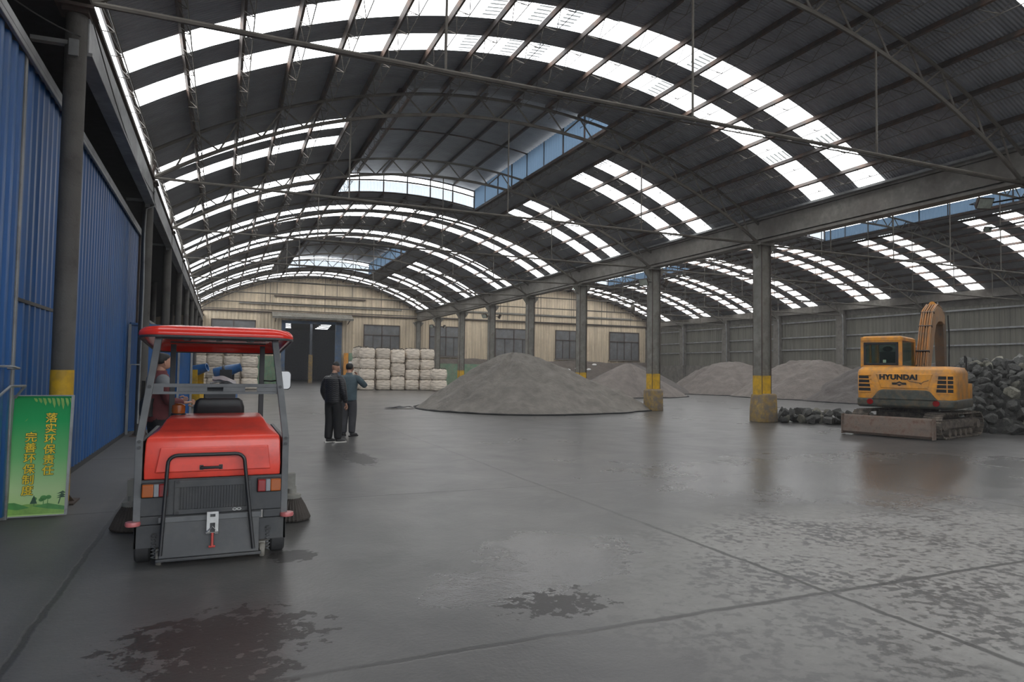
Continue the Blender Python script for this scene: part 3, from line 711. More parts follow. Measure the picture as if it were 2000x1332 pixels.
for s_ in (-1, 1):
    m = MB(); m.bx(s_*.595, s_*.365, .02, .05, .135, .325); m.bx(s_*.595, s_*.57, .02, .5, .135, .33); m.build('wheel_guard', 'char', SW, bevel=.006)
    MB().cyl((s_*.445, .015, .23), (s_*.445, .021, .23), .028).build('guard_hole', 'black', SW)
    m = MB(); m.tube([(s_*.445+.017*cos(q*.9), .0+.012*sin(q*.9), .05+q*.0042) for q in range(50)], .004, 5); m.build('spring', 'chargrey', SW, smooth=60)
    w_ = MB(); w_.lathe([(.09, -.055), (.125, -.06), (.14, -.045), (.14, .045), (.125, .06), (.09, .055)], 28, (s_*.53, .16, .14), 'x'); t = w_.build('rear_wheel', 'rubber', SW, smooth=40)
    MB().lathe([(.03, -.062), (.09, -.058), (.09, .058), (.03, .062)], 20, (s_*.53, .16, .14), 'x').build('hub', 'char', t)
    c_ = MB(); c_.lathe([(.02, -.018), (.055, -.02), (.06, -.01), (.06, .01), (.055, .02), (.02, .018)], 18, (s_*.40, -.02, .06), 'x'); c_.bx(s_*.40-.026, s_*.40+.026, -.01, .03, .06, .13); c_.build('castor_wheel', 'steel_grey', SW, smooth=40, label='small grey castor beside the dust box')
    MB().lathe([(.055, -.012), (.06, 0), (.055, .022), (.0, .024)], 18, (s_*.60, -.0, .345)).build('bumper_disc', 'pink', SW, smooth=40, label='red and white bumper disc')
    # tail lamp: amber outside, clear middle, red inside
    z0, z1 = .565, .67
    lb = MB().bx(s_*.345, s_*.545, -.03, .01, z0-.008, z1+.008).build('tail_lamp', 'black', SW, bevel=.008)
    for (a, b, mt, nm) in ((.455, .54, 'amber', 'amber'), (.415, .455, 'clearlens', 'clear'), (.35, .415, 'redlens', 'red')):
        MB().bx(s_*a, s_*b, -.052, -.02, z0, z1).build('lens', mt, lb, bevel=.008, label=nm+' lens')
    # rear post: upright then leaning in to the canopy
    m = MB(); m.tube([(s_*.575, .02, .36), (s_*.575, .02, 1.02), (s_*.475, .28, 1.93)], .03, rect=(.05, .055)); m.build('rear_post', 'chargrey', SW, bevel=.004)
    m = MB()
    for q, z in enumerate((.97, 1.02)): m.cyl((s_*.575, -.02, z), (s_*.575, .0, z), .014, n=8)
    m.cyl((s_*.525, .11, 1.47), (s_*.525, .13, 1.47), .014, n=8); m.build('bolt', 'char', SW)
    m = MB(); m.tube([(s_*.43, 1.45, .55), (s_*.43, 1.42, 1.87)], .02, rect=(.05, .05)); m.build('front_post', 'black', SW, bevel=.004)
# slotted cross bar
m = MB(); yb = .145; zb, zt = 1.405, 1.495
m.bx(-.545, .545, yb-.006, yb+.006, zt-.03, zt); m.bx(-.545, .545, yb-.006, yb+.006, zb, zb+.022)
for a, b in ((-.545, -.42), (-.31, -.08), (.05, .23), (.33, .545)): m.bx(a, b, yb-.006, yb+.006, zb+.02, zt-.028)
m.bx(-.545, .545, yb, yb+.04, zt-.008, zt); m.bx(-.545, .545, yb, yb+.04, zb, zb+.008)
m.build('cross_bar', 'chargrey', SW, label='grey cross bar with three long slots')
# hood
m = MB(); H_ = [(.535, .02, 1.05, .70), (.537, .01, 1.05, .80), (.53, .02, 1.05, 1.0), (.52, .035, 1.05, 1.045), (.49, .07, 1.05, 1.065), (.45, .24, 1.04, 1.09), (.41, .42, 1.03, 1.165), (.395, .47, 1.02, 1.18), (.37, .55, 1.0, 1.185)]
m.loft([[(-a, y0, z), (a, y0, z), (a, y1, z), (-a, y1, z)] for a, y0, y1, z in H_]); m.build('hood', 'red', SW, smooth=35, bevel=.012, seg=3, label='red plastic engine hood')
m = MB(); pl = [(-.455, .755), (.455, .755), (.43, .965), (-.42, .965)]
m.loft([[(u, -.000, z) for u, z in pl], [(u*.985, -.012, .86+(z-.86)*.94) for u, z in pl]]); hp = m.build('hood_panel', 'red', SW, bevel=.005, label='raised panel on the red hood')
m = MB(); m.tube([(-.10, .0, .79), (-.10, -.035, .79), (.05, -.035, .79), (.05, .0, .79)], .012, 8); m.bx(-.115, -.085, -.016, .0, .77, .81); m.bx(.035, .065, -.016, 0, .77, .81); m.build('hood_handle', 'black', SW, smooth=50, label='black pull handle')
# grille
m = MB(); m.bx(-.30, .30, -.018, -.002, .405, .445); m.bx(-.30, .30, -.018, -.002, .63, .69); m.bx(-.30, -.268, -.018, -.002, .445, .63); m.bx(.262, .30, -.018, -.002, .445, .63)
for q in range(25): x = -.268+.53*q/24; m.bx(x-.0048, x+.0048, -.016, -.004, .445, .63)
gr = m.build('grille', 'char', SW, bevel=.002, label='louvred engine grille'); MB().bx(-.275, .27, .001, .004, .44, .64).build('grille_backing', 'black', gr)
m = MB()
for x in (-.275, .28):
    for z in (.42, .675): m.cyl((x, -.03, z), (x, -.018, z), .014, n=10)
m.build('knob', 'black', gr, smooth=40)
m = MB()
for x in (.17, .205): m.tube([(x+.016*cos(a*PI/6), -.022, .425+.009*sin(a*PI/6)) for a in range(12)], .003, 5, closed=True)
m.build('logo', 'chrome', gr, label='small chrome badge of two rings')
# dust box, bar, latch
m = MB(); m.loft([[(-.40, -.10, .07), (.37, -.10, .07), (.37, .4, .07), (-.40, .4, .07)], [(-.395, -.055, .385), (.37, -.055, .385), (.37, .4, .385), (-.395, .4, .385)]]); m.bx(-.42, .39, -.12, .0, .045, .07)
db = m.build('dust_box', 'char', SW, bevel=.006); MB().bx(-.41, .385, -.075, .02, .355, .40).build('lid', 'chargrey', db, bevel=.004)
m = MB(); m.tube([(-.385, -.115, .10), (-.355, -.07, .82)] + [(-.355+.075*(1-cos(a*PI/10)), -.07, .83+.075*sin(a*PI/10)) for a in range(1, 6)] + [(.165+.075*sin(a*PI/10), -.07, .83+.075*cos(a*PI/10)) for a in range(0, 6)] + [(.24, -.07, .82), (.325, -.115, .10)], .0155, 10); m.build('guard_bar', 'black', SW, smooth=60, label='black tube guard bar over the grille')
m = MB(); m.bx(-.045, -.02, -.115, -.09, .25, .42); m.bx(.02, .045, -.115, -.09, .25, .42); m.bx(-.045, .045, -.11, -.08, .41, .43); m.bx(-.02, .02, -.12, -.08, .34, .39); m.tube([(-.05, -.125, .26), (0, -.125, .31), (.05, -.125, .26), (-.05, -.125, .26)], .006, 5)
lt = m.build('latch', 'chrome', SW, label='bare metal toggle latch'); m = MB(); m.tube([(0, -.128, .26), (0, -.14, .15)], .011, 8); m.tube([(-.025, -.14, .15), (.025, -.14, .15)], .009, 6); m.build('latch_handle', 'handle_red', lt, smooth=50, label='red latch handle')
# seat, beacon, controls
m = MB(); m.loft([rrect(.225, .035, .034, 1.0, cx=.02, cy=1.14), rrect(.24, .05, .045, 1.06, cx=.02, cy=1.13), rrect(.235, .05, .045, 1.24, cx=.02, cy=1.10), rrect(.215, .045, .04, 1.305, cx=.02, cy=1.085), rrect(.18, .025, .02, 1.33, cx=.02, cy=1.08)])
m.loft([rrect(.21, .22, .06, .92, cx=.02, cy=1.33), rrect(.22, .23, .07, .97, cx=.02, cy=1.33), rrect(.2, .21, .07, 1.0, cx=.02, cy=1.33)]); m.build('seat', 'black', SW, smooth=50, label='black moulded driver seat')
m = MB(); m.lathe([(.062, 1.14), (.066, 1.145), (.066, 1.195), (.06, 1.20)], 20, (-.335, .82, 0)); bc = m.build('beacon_base', 'black', SW, smooth=40); MB().lathe([(.057, 1.20), (.06, 1.23), (.058, 1.275), (.03, 1.29), (.0, 1.292)], 20, (-.335, .82, 0)).build('beacon', 'amber', bc, smooth=50, label='amber warning beacon')
m = MB(); m.loft([[(-.14, 1.75, .5), (.18, 1.75, .5), (.18, 1.9, .5), (-.14, 1.9, .5)], [(-.14, 1.72, 1.4), (.18, 1.72, 1.4), (.18, 1.84, 1.4), (-.14, 1.84, 1.4)], [(-.2, 1.66, 1.45), (.22, 1.66, 1.45), (.22, 1.88, 1.45), (-.2, 1.88, 1.45)]]); m.build('dashboard', 'char', SW, bevel=.015)
m = MB(); m.tube([(.02+.17*cos(2*PI*q/24), 1.6+.07*sin(2*PI*q/24), 1.17+.08*sin(2*PI*q/24)) for q in range(24)], .013, 6, closed=True); m.tube([(.02, 1.7, 1.06), (.02, 1.6, 1.17)], .02, 8); m.build('steering_wheel', 'black', SW, smooth=60)
m = MB(); m.loft([rrect(.5, .10, .08, z, cx=0, cy=1.98) for z in (.25, .5, .8)]); m.build('front_cowl', 'red', SW, smooth=40, bevel=.02)
w_ = MB(); w_.lathe([(.09, -.06), (.13, -.06), (.15, -.04), (.15, .04), (.13, .06), (.09, .06)], 24, (0, 1.75, .15), 'x'); w_.build('front_wheel', 'rubber', SW, smooth=40)
# canopy
m = MB(); cy0, cy1 = .17, 1.98; cyc = (cy0+cy1)/2; hyc = (cy1-cy0)/2
def can(hx, hy, r_, z): return [(x, y, zz-.10*((y-cy0)/(cy1-cy0))) for x, y, zz in rrect(hx, hy, r_, z, 7, .0, cyc)]
m.loft([can(.63, hyc, .16, 1.905), can(.645, hyc+.01, .17, 1.925), can(.64, hyc+.005, .17, 1.955), can(.61, hyc-.03, .17, 1.99), can(.52, hyc-.13, .18, 2.015), can(.3, hyc-.4, .2, 2.03), can(.1, hyc-.7, .09, 2.035)], cap=True)
m.f.pop(-2); m.mi.pop(-2)
m.loft([can(.63, hyc, .16, 1.905), can(.60, hyc-.03, .15, 1.905), can(.58, hyc-.05, .15, 1.955), can(.5, hyc-.12, .15, 1.985)], cap=True); m.f.pop(-2); m.mi.pop(-2)
cn = m.build('canopy', 'redcan', SW, smooth=50, label='glossy red canopy with rounded corners')
m = MB(); m.tube(can(.634, hyc+.003, .165, 1.905), .012, 6, closed=True); m.build('canopy_trim', 'char', cn, smooth=60, label='dark rim of the canopy')
m = MB(); m.bx(-.5, .5, .27, .30, 1.885, 1.90); m.bx(-.46, .46, 1.40, 1.43, 1.885, 1.90)
for x in (-.3, 0, .3): m.bx(x-.03, x+.03, .3, 1.42, 1.93-.02, 1.94)
m.build('canopy_rail', 'black', cn)
def mring(hx, hz, y): return [(.625+p[0], y, 1.515+p[1]) for p in rrect(hx, hz, .035, 0)]
m = MB(); m.loft([mring(.066, .092, .985), mring(.07, .096, .995), mring(.06, .085, 1.02)]); mr = m.build('mirror', 'black', SW, smooth=40); m = MB(); m.loft([mring(.063, .089, .980), mring(.063, .089, .984)]); m.build('mirror_glass', 'mirror', mr, label='bright mirror glass'); m = MB(); m.tube([(.45, 1.43, 1.5), (.52, 1.2, 1.5), (.62, 1.02, 1.52)], .008, 6); m.build('mirror_arm', 'black', mr)
# side brushes
for s_, bx_, by_ in ((-1, -.75, 1.45), (1, .77, 1.38)):
    m = MB(); n = 60
    rings = []
    for r_, z in ((.09, .24), (.135, .16), (.19, .03), (.18, .012)): rings.append([(bx_+r_*(1+.07*(q % 2))*cos(2*PI*q/n), by_+r_*(1+.07*(q % 2))*sin(2*PI*q/n), z) for q in range(n)])
    m.loft(rings); br = m.build('side_brush', 'bristle', SW, label='round side brush with brown bristles')
    m = MB(); m.lathe([(.095, .235), (.10, .275), (.05, .29), (.045, .36), (.0, .36)], 18, (bx_, by_, 0)); m.bx(bx_-.05, bx_+.03, by_-.05, by_+.05, .34, .50); m.tube([(bx_, by_, .42), (s_*.57, by_+.1, .5)], .03, 6); m.build('brush_motor', 'steel_grey', br, smooth=40)
# cloth on the dashboard
m = MB(); m.grid(14, 10, lambda u, v: (-.06+.24*u, 1.64+.26*v, 1.515+.035*noise.noise(Vector((u*3, v*3, 1)))-.05*u*u+.03*sin(v*5)-.012))
m.grid(12, 8, lambda u, v: (-.08+.2*u, 1.63+.2*v, 1.462+.02*noise.noise(Vector((u*4, v*4, 7)))))
o = m.build('folded_cloth', 'white', smooth=60); o.location = SW.location+Vector((.0, 0, .01)); tag(o, 'crumpled white cloth lying on the sweeper dashboard', 'cloth')

# ------------------------------------------------------------------ excavator
EXH = R(25); TRH = R(14)
# track frame placed from the blade's right foot on the ground
bR = Vector((16.55, 11.55, 0)); tf = Vector((cos(TRH), sin(TRH), 0)); tl_ = Vector((-sin(TRH), cos(TRH), 0))
EC = bR + tl_*1.15 + tf*1.95
EX = thing('excavator', 'orange tracked excavator with dozer blade, parked before the rocks', 'excavator', tuple(EC), 0)
def rotmesh(o, ang): o.rotation_euler = (0, 0, ang); return o
TL = 1.45   # half track length
for s_ in (-1, 1):
    # track belt: stadium of separate shoes
    cyt = s_*.93; rw = .31; hl = TL-rw
    tb = MB(); per = 2*(2*hl)+2*PI*rw; ns = 46
    def onbelt(d, r_):
        d = d % per
        if d < 2*hl: return (-hl+d, r_, 0)
        d -= 2*hl
        if d < PI*rw: a = d/rw; return (hl+r_*sin(a), r_*cos(a), a)
        d -= PI*rw
        if d < 2*hl: return (hl-d, -r_, PI)
        d -= 2*hl; a = d/rw+PI; return (-hl+r_*sin(a), r_*cos(a), a)
    for q in range(ns):
        x, z, a = onbelt(per*q/ns, rw); rot = Matrix.Rotation(a, 3, 'Y')
        tb.box((x, cyt, z+rw+.03), (per/ns*.86, .45, .035), rot); x2, z2, a2 = onbelt(per*q/ns+.02, rw+.022); tb.box((x2, cyt, z2+rw+.03), (.02, .45, .03), rot)
    t = rotmesh(tb.build('track', 'track', EX), TRH)
    fb = MB(); fb.bx(-hl-.05, hl+.05, cyt-.13, cyt+.13, .2, .5); fb.bx(-hl+.15, hl-.25, cyt+s_*.13, cyt+s_*.17, .26, .46); fb.build('track_frame', 'track', t, bevel=.02)
    sp = MB()
    for x in (-hl, hl): sp.lathe([(.03, -.2), (.12, -.2), (.13, -.1), (.27, -.06), (.27, .06), (.13, .1), (.12, .2), (.03, .2)], 22, (x, cyt, rw+.03), 'y')
    for q in range(5): sp.lathe([(.02, -.17), (.09, -.17), (.09, .17), (.02, .17)], 12, (-hl+.4+q*.36, cyt, .13), 'y')
    sp.build('rollers', 'track', t, smooth=40)
m = MB(); m.bx(-.7, .7, -.8, .8, .35, .62); m.lathe([(.0, .60), (.52, .60), (.52, .78), (.0, .78)], 28); rotmesh(m.build('undercarriage', 'track', EX, smooth=40), TRH)
# dozer blade (behind the upper body, toward the camera)
m = MB(); prof = [(-1.90, .03), (-1.97, .10), (-1.95, .30), (-1.90, .52), (-1.85, .56), (-1.82, .50), (-1.86, .30), (-1.87, .10)]
m.prism(prof, lambda u, v, w_: (u, w_, v), -1.15, 1.15); m.bx(-1.99, -1.80, -1.17, -1.14, .02, .57); m.bx(-1.99, -1.80, 1.14, 1.17, .02, .57)
bl = rotmesh(m.build('dozer_blade', 'blade', EX, bevel=.006), TRH)
m = MB()
for y in (-.45, .45): m.tube([(-1.85, y, .3), (-.6, y, .42)], .06, rect=(.09, .14))
m.build('blade_arm', 'track', bl)
# upper body in its own heading: x forward, y left
def up_(o): return rotmesh(o, EXH)
HB = 1.17
def plan(x0, x1, hy, r0, r1, z, n=5):
    """outline with wide rounded rear corners"""
    pts = [(x1, hy, z)]
    for q in range(n+1): a = R(90+90*q/n); pts.append((x0+r0+r0*cos(a), hy-r0+r0*sin(a), z))
    for q in range(n+1): a = R(180+90*q/n); pts.append((x0+r0+r0*cos(a), -hy+r0+r0*sin(a), z))
    pts.append((x1, -hy, z)); return pts
m = MB(); m.loft([plan(-1.50, 1.1, HB, .22, .1, .78), plan(-1.58, 1.1, HB+.02, .22, .1, .84), plan(-1.60, 1.1, HB+.02, .22, .1, .99), plan(-1.57, 1.1, HB+.01, .22, .1, 1.03)])
cw = up_(m.build('counterweight', 'dkgreen', EX, smooth=35, bevel=.015))
m = MB(); m.loft([[(x, y, z) for y, z in ((-.78, 1.0), (.78, 1.0), (.60, 1.24), (.5, 1.27), (-.5, 1.27), (-.60, 1.24))] for x in (-1.64, -1.4)]); m.build('counterweight_nose', 'dkgreen', cw, bevel=.03)
for y in (.82, -.74): MB().lathe([(.0, 0), (.075, 0), (.08, .012), (.08, .03), (.0, .03)], 18, (-1.61, y, .93), 'x').build('reflector', 'redlens', cw, smooth=40, label='round red reflector')
m = MB(); m.loft([plan(-1.575, .4, HB, .20, .1, 1.02), plan(-1.575, .4, HB, .20, .1, 1.72), plan(-1.54, .4, HB-.02, .20, .1, 1.80), plan(-1.42, .4, HB-.08, .2, .1, 1.88), plan(-1.2, .4, HB-.2, .2, .1, 1.90)])
m.bx(.35, 1.1, -HB, -.3, 1.02, 1.45)
bd = up_(m.build('engine_cover', 'orange', EX, smooth=30, bevel=.012, label='orange rear body with vent grilles'))
m = MB()
# pressed centre panel on the rear face
m.loft([[(-1.578, y, z) for y, z in ((-.56, 1.30), (.56, 1.30), (.68, 1.70), (-.68, 1.70))], [(-1.595, y, z) for y, z in ((-.53, 1.32), (.53, 1.32), (.645, 1.68), (-.645, 1.68))]]); m.build('rear_panel', 'orange', bd, bevel=.006)
# vents: black recess with orange bars, at both ends of the rear face
for s_ in (1, -1):
    vt = MB(); y0, y1 = (.80, 1.10) if s_ > 0 else (-.74, -1.12)
    vt.loft([[(-1.585, y, z) for y, z in ((y0+(-.0), 1.20), (y1, 1.20), (y1, 1.66), (y0+s_*.06, 1.66))], [(-1.56, y, z) for y, z in ((y0, 1.20), (y1, 1.20), (y1, 1.66), (y0+s_*.06, 1.66))]])
    v_ = vt.build('vent', 'black', bd); vb = MB()
    for q in range(5): z = 1.205+q*.112; vb.bx(-1.605, -1.58, min(y0, y1)-.01, max(y0, y1)+.01, z-.013, z+.013)
    if s_ < 0: vb.bx(-1.605, -1.58, -1.0, -.975, 1.2, 1.66)
    vb.build('vent_bars', 'orange', v_)
# lettering and the worn emblem under it
def text_obj(body, size, depth, name, mat, parent, fn, bold=0, sx_=1, align='CENTER'):
    cu = bpy.data.curves.new(name, 'FONT'); cu.body = body; cu.size = size; cu.extrude = depth; cu.align_x = align; cu.align_y = 'CENTER'; cu.offset = bold; cu.resolution_u = 3; cu.space_character = 1.05
    t = bpy.data.objects.new(name+'_tmp', cu); C.objects.link(t); bpy.context.view_layer.update(); dg = bpy.context.evaluated_depsgraph_get()
    me = bpy.data.meshes.new_from_object(t.evaluated_get(dg)); bpy.data.objects.remove(t)
    for v in me.vertices: v.co = fn(v.co.x*sx_, v.co.y, v.co.z)
    me.materials.clear(); me.materials.append(MT[mat]); me.name = name
    o = bpy.data.objects.new(name, me); C.objects.link(o); o.parent = parent; return o
text_obj('HYUNDAI', .185, .003, 'lettering', 'black', bd, lambda x, y, z: (-1.598+z*-1, -x+.13, 1.60+y), .011, 1.06)
m = MB(); m.prism([(-.17, 1.40), (-.06, 1.40), (0, 1.365), (.06, 1.40), (.17, 1.40), (.16, 1.46), (.07, 1.46), (0, 1.495), (-.07, 1.46), (-.18, 1.46)], lambda u, v, w_: (w_, -u+.10, v), -1.602, -1.594); em = m.build('emblem', 'black', bd, label='worn dark emblem decal')
m = MB(); m.prism([(-.07, 1.415), (.07, 1.415), (.0, 1.455)], lambda u, v, w_: (w_, -u+.10, v), -1.605, -1.6); m.build('emblem_mark', 'orangedusty', em)
m = MB(); m.tube([(-1.60, -.06, 1.57), (-1.602, -.13, 1.50), (-1.602, -.28, 1.475), (-1.602, -.42, 1.45), (-1.6, -.46, 1.49), (-1.6, -.58, 1.53)], .007, 5); m.tube([(-1.602, -.36, 1.46), (-1.602, -.42, 1.41)], .006, 5); m.build('scratch', 'char', bd, label='dark scrape mark beside the emblem')
# cab
cx0, cx1, cy_0, cy_1 = -1.12, .62, .135, HB
m = MB(); t = .075
def cabring(z, ins=0, fr=0): return [(cx0+ins, cy_0+ins, z), (cx1-fr, cy_0+ins, z), (cx1-fr, cy_1-ins, z), (cx0+ins, cy_1-ins, z)]
for x, y in ((cx0, cy_0), (cx0, cy_1-t*1.3), (cx1-.1, cy_0), (cx1-.1, cy_1-t)): m.bx(x, x+.1, y, y+t*1.3, 1.75, 2.66)
m.bx(-.25, -.17, cy_1-.06, cy_1, 1.75, 2.66)
m.bx(cx0, cx1, cy_0, cy_1, 1.50, 1.93); m.bx(cx0, cx0+.06, cy_0, cy_1, 2.56, 2.72)
cb = up_(m.build('cab', 'orange', EX, bevel=.012, label='orange operator cab on the left side'))
m = MB(); m.loft([rrect((cx1-cx0)/2+.02, (cy_1-cy_0)/2+.015, .12, 2.62, 4, (cx0+cx1)/2, (cy_0+cy_1)/2), rrect((cx1-cx0)/2+.02, (cy_1-cy_0)/2+.015, .12, 2.70, 4, (cx0+cx1)/2, (cy_0+cy_1)/2), rrect((cx1-cx0)/2-.05, (cy_1-cy_0)/2-.05, .12, 2.745, 4, (cx0+cx1)/2, (cy_0+cy_1)/2)]); m.build('cab_roof', 'orange', cb, smooth=40)
m = MB()
for a, b, c_, d_ in ((cy_0+.08, cy_1-.08, 1.93, 1.99), (cy_0+.08, cy_1-.08, 2.50, 2.57), (cy_0+.08, cy_0+.15, 1.93, 2.57), (cy_1-.14, cy_1-.08, 1.93, 2.57)): m.bx(cx0-.012, cx0+.02, a, b, c_, d_)
m.build('window_seal', 'black', cb, bevel=.01)
for args in ((cx0+.0, cx0+.008, cy_0+.12, cy_1-.12, 1.96, 2.54), (cx0+.1, cx1-.1, cy_0+.02, cy_0+.03, 1.93, 2.6), (cx1-.03, cx1-.02, cy_0+.08, cy_1-.08, 1.75, 2.6), (cx0+.1, -.25, cy_1-.03, cy_1-.02, 1.93, 2.6), (-.17, cx1-.1, cy_1-.03, cy_1-.02, 1.93, 2.6)): MB().bx(*args).build('window_pane', 'cabglass', cb)
m = MB(); m.loft([rrect(.05, .22, .045, z, cx=-.45+dx, cy=.62) for z, dx in ((1.8, .05), (2.1, 0), (2.32, -.03))]); m.ell((-.48, .62, 2.4), (.06, .13, .08)); m.bx(-.45, .0, .4, .84, 1.75, 1.85); m.build('operator_seat', 'black', cb, smooth=50); MB().bx(cx0-.002, cx0-.0, .52, .60, 2.0, 2.08).build('sticker', 'green', cb, label='small pale green sticker in the rear window')
# boom, arm, hoses (just right of the cab)
yb = -.045; bw = .165
path = [(.35, 1.35), (.80, 2.2), (1.22, 2.95), (1.55, 3.38), (2.05, 3.56), (2.6, 3.55), (3.1, 3.42)]
thk = [.36, .40, .46, .50, .50, .42, .30]
rings = []
for i, (x, z) in enumerate(path):
    a = Vector((path[min(i+1, 6)][0]-path[max(i-1, 0)][0], path[min(i+1, 6)][1]-path[max(i-1, 0)][1])).normalized(); nx, nz = -a.y, a.x; h_ = thk[i]/2
    rings.append([(x+nx*h_, yb-bw, z+nz*h_), (x+nx*h_, yb+bw, z+nz*h_), (x-nx*h_, yb+bw, z-nz*h_), (x-nx*h_, yb-bw, z-nz*h_)])
m = MB(); m.loft(rings); bo = up_(m.build('boom', 'orangedusty', EX, bevel=.02, label='raised dusty orange boom'))
for q, yo in enumerate((-.14, -.10, -.04, .03, .09, .14)):
    m = MB(); pp = []
    for i, (x, z) in enumerate(path[:6]):
        a = Vector((path[min(i+1, 6)][0]-path[max(i-1, 0)][0], path[min(i+1, 6)][1]-path[max(i-1, 0)][1])).normalized(); h_ = thk[i]/2+.035; pp.append((x-a.y*h_, yb+yo, z+a.x*h_))
    pp.append((2.9, yb+yo*.9, 3.72)); m.tube(pp, .02, 6); m.build('pipe', 'hose' if q % 2 else 'orangedusty', bo, smooth=60)
m = MB()
for i in (1, 2, 3): x, z = path[i]; m.box((x-.20, yb, z+.16), (.03, .36, .07), Matrix.Rotation(R(-35), 3, 'Y'))
m.build('pipe_clamp', 'black', bo)
for hp_ in ([(.3, yb+.1, 1.95), (.2, yb+.14, 1.75), (.35, yb+.1, 1.5)], [(.45, yb-.05, 2.0), (.3, yb-.02, 1.75), (.45, yb-.1, 1.5)], [(2.3, yb-.1, 3.85), (2.6, yb-.05, 3.95), (2.95, yb-.1, 3.75), (3.15, yb-.05, 3.4)]): m = MB(); m.tube(hp_, .022, 6); m.build('hose_loop', 'black', bo, smooth=60)
m = MB(); m.cyl((2.05, yb, 3.86), (2.95, yb, 3.72), .085, n=14); m.build('arm_cylinder', 'orange', bo, smooth=40); MB().cyl((2.9, yb, 3.73), (3.25, yb, 3.66), .045, n=10).build('cylinder_rod', 'chrome', bo, smooth=40)
m = MB(); m.loft([[(x-h_, yb-.13, z), (x-h_, yb+.13, z), (x+h_, yb+.13, z), (x+h_, yb-.13, z)] for x, z, h_ in ((3.25, 3.72, .10), (3.2, 3.45, .24), (3.28, 2.9, .22), (3.38, 2.0, .18), (3.5, 1.15, .12))]); ar = up_(m.build('arm', 'armshade', EX, bevel=.02, label='dusty arm hanging down from the boom tip'))
m = MB(); m.tube([(3.5, yb-.18, 3.6), (3.55, yb-.2, 3.0), (3.6, yb-.18, 2.0), (3.62, yb-.18, 1.4)], .022, 6); m.cyl((3.5, yb, 3.2), (3.62, yb, 1.9), .07, n=12); m.build('bucket_cylinder', 'char', ar, smooth=50)
m = MB(); bp = [(3.3, 1.15), (3.7, 1.2), (3.95, .8), (3.85, .35), (3.45, .12), (3.15, .25), (3.5, .4), (3.6, .7), (3.45, .95)]; m.prism(bp, lambda u, v, w_: (u, w_+yb, v), -.38, .38); m.build('bucket', 'track', ar, bevel=.01)
m = MB(); m.bx(.5, .85, -.75, -.55, 1.45, 1.75); m.cyl((.7, -.9, 1.45), (.7, -.9, 1.86), .05); m.tube([(.4, -1.12, 1.5), (.3, -1.15, 2.15), (.28, -1.13, 2.2)], .022, 5); m.box((.28, -1.12, 2.12), (.05, .04, .2)); up_(m.build('side_mirror', 'black', EX))

# ------------------------------------------------------------------ green sign board leaning at the column
SG = thing('sign_board', 'green notice board with yellow Chinese characters leaning on the column', 'sign', (-1.795, 8.72, .02)); th_ = math.atan2(.16, 1.26); SGW, SGH = .555, 1.29
def sp(u, v, w_=0):  # u across 0..1, v down 0..1, w out of face
    x = (u-.5)*SGW; h_ = (1-v)*SGH; return Vector((x, h_*sin(th_)-w_*cos(th_), h_*cos(th_)+w_*sin(th_)))
def sign_mat():
    M = Mat('green_print'); uvn = M.xyz()[2]
    c = M.ramp(M.math('DIVIDE', uvn, 1.25), [(.0, (.44, .66, .24)), (.22, (.46, .66, .32)), (.5, (.16, .50, .18)), (.8, (.02, .34, .10)), (1, (.012, .27, .075))])
    M.set('Base Color', c); M.set('Roughness', .65); M.set('Specular IOR Level', .25); return M.m
MT['signprint'] = sign_mat(); MT['signyellow'] = solid('printed_yellow', (.80, .60, .04), .6, var=.05, spec=.25); MT['signdark'] = solid('printed_dark_green', (.008, .07, .025), .4, var=.1); MT['signlight'] = solid('printed_light_green', (.20, .40, .07), .4, var=.2, scale=12); MT['signmid'] = solid('printed_mid_green', (.06, .27, .05), .4, var=.2, scale=12)
m = MB(); m.add([sp(0, 1), sp(1, 1), sp(1, 0), sp(0, 0)], [(0, 1, 2, 3)]); m.add([sp(0, 1, -.02), sp(1, 1, -.02), sp(1, 0, -.02), sp(0, 0, -.02)], [(0, 3, 2, 1)]); m.build('panel', 'signprint', SG)
m = MB(); e_ = .012; m.tube([sp(0, 1), sp(1, 1), sp(1, 0), sp(0, 0)], .012, rect=(.024, .03), closed=True); m.build('frame', 'galv', SG)
def flat(m, pts, w_): m.add([sp(u, v, w_) for u, v in pts], [tuple(range(len(pts)))])
m = MB(); flat(m, [(0.02, .985), (0.98, .985), (.98, .955), (.8, .925), (.55, .905), (.35, .90), (.15, .915), (.02, .905)], .003); m.build('hill', 'signlight', SG)
m = MB(); flat(m, [(0.02, .93), (.02, .885), (.15, .885), (.3, .91), (.4, .93), (.2, .945)], .0035); flat(m, [(.45, .92), (.7, .90), (.98, .93), (.98, .96), (.7, .945)], .0035); m.build('hill', 'signmid', SG)
m = MB()
for u, v, r_ in ((.47, .86, .035), (.62, .855, .05), (.70, .85, .04), (.58, .87, .035)): flat(m, [(u+r_*1.2*cos(a*PI/5), v+r_*.42*sin(a*PI/5)) for a in range(10)], .004)
for u in (.47, .62, .69): flat(m, [(u-.008, .92), (u+.008, .92), (u+.004, .85), (u-.004, .85)], .004)
m.build('tree_print', 'signmid', SG)
m = MB(); flat(m, [(.40, .90), (.52, .90), (.46, .83)], .0045); flat(m, [(.86, .91), (.88, .91), (.92, .82), (.905, .82)], .0045)
for v in (.815, .835, .85): flat(m, [(.83, v+.012), (.98, v+.005), (.93, v-.012)], .0045)
m.build('tree_print', 'signdark', SG)
m = MB()
for q in range(9):
    u = .36+q*.075; v0 = .035; ln = (.02, .03, .05, .035, .07, .06, .085, .06, .05)[q]; flat(m, [(u-.02, v0-.015), (u+.03, v0-.01), (u+.05, v0+ln*.5), (u+.035, v0+ln), (u+.005, v0+ln*.5)], .0035)
m.build('leaf_print', 'signlight', SG)
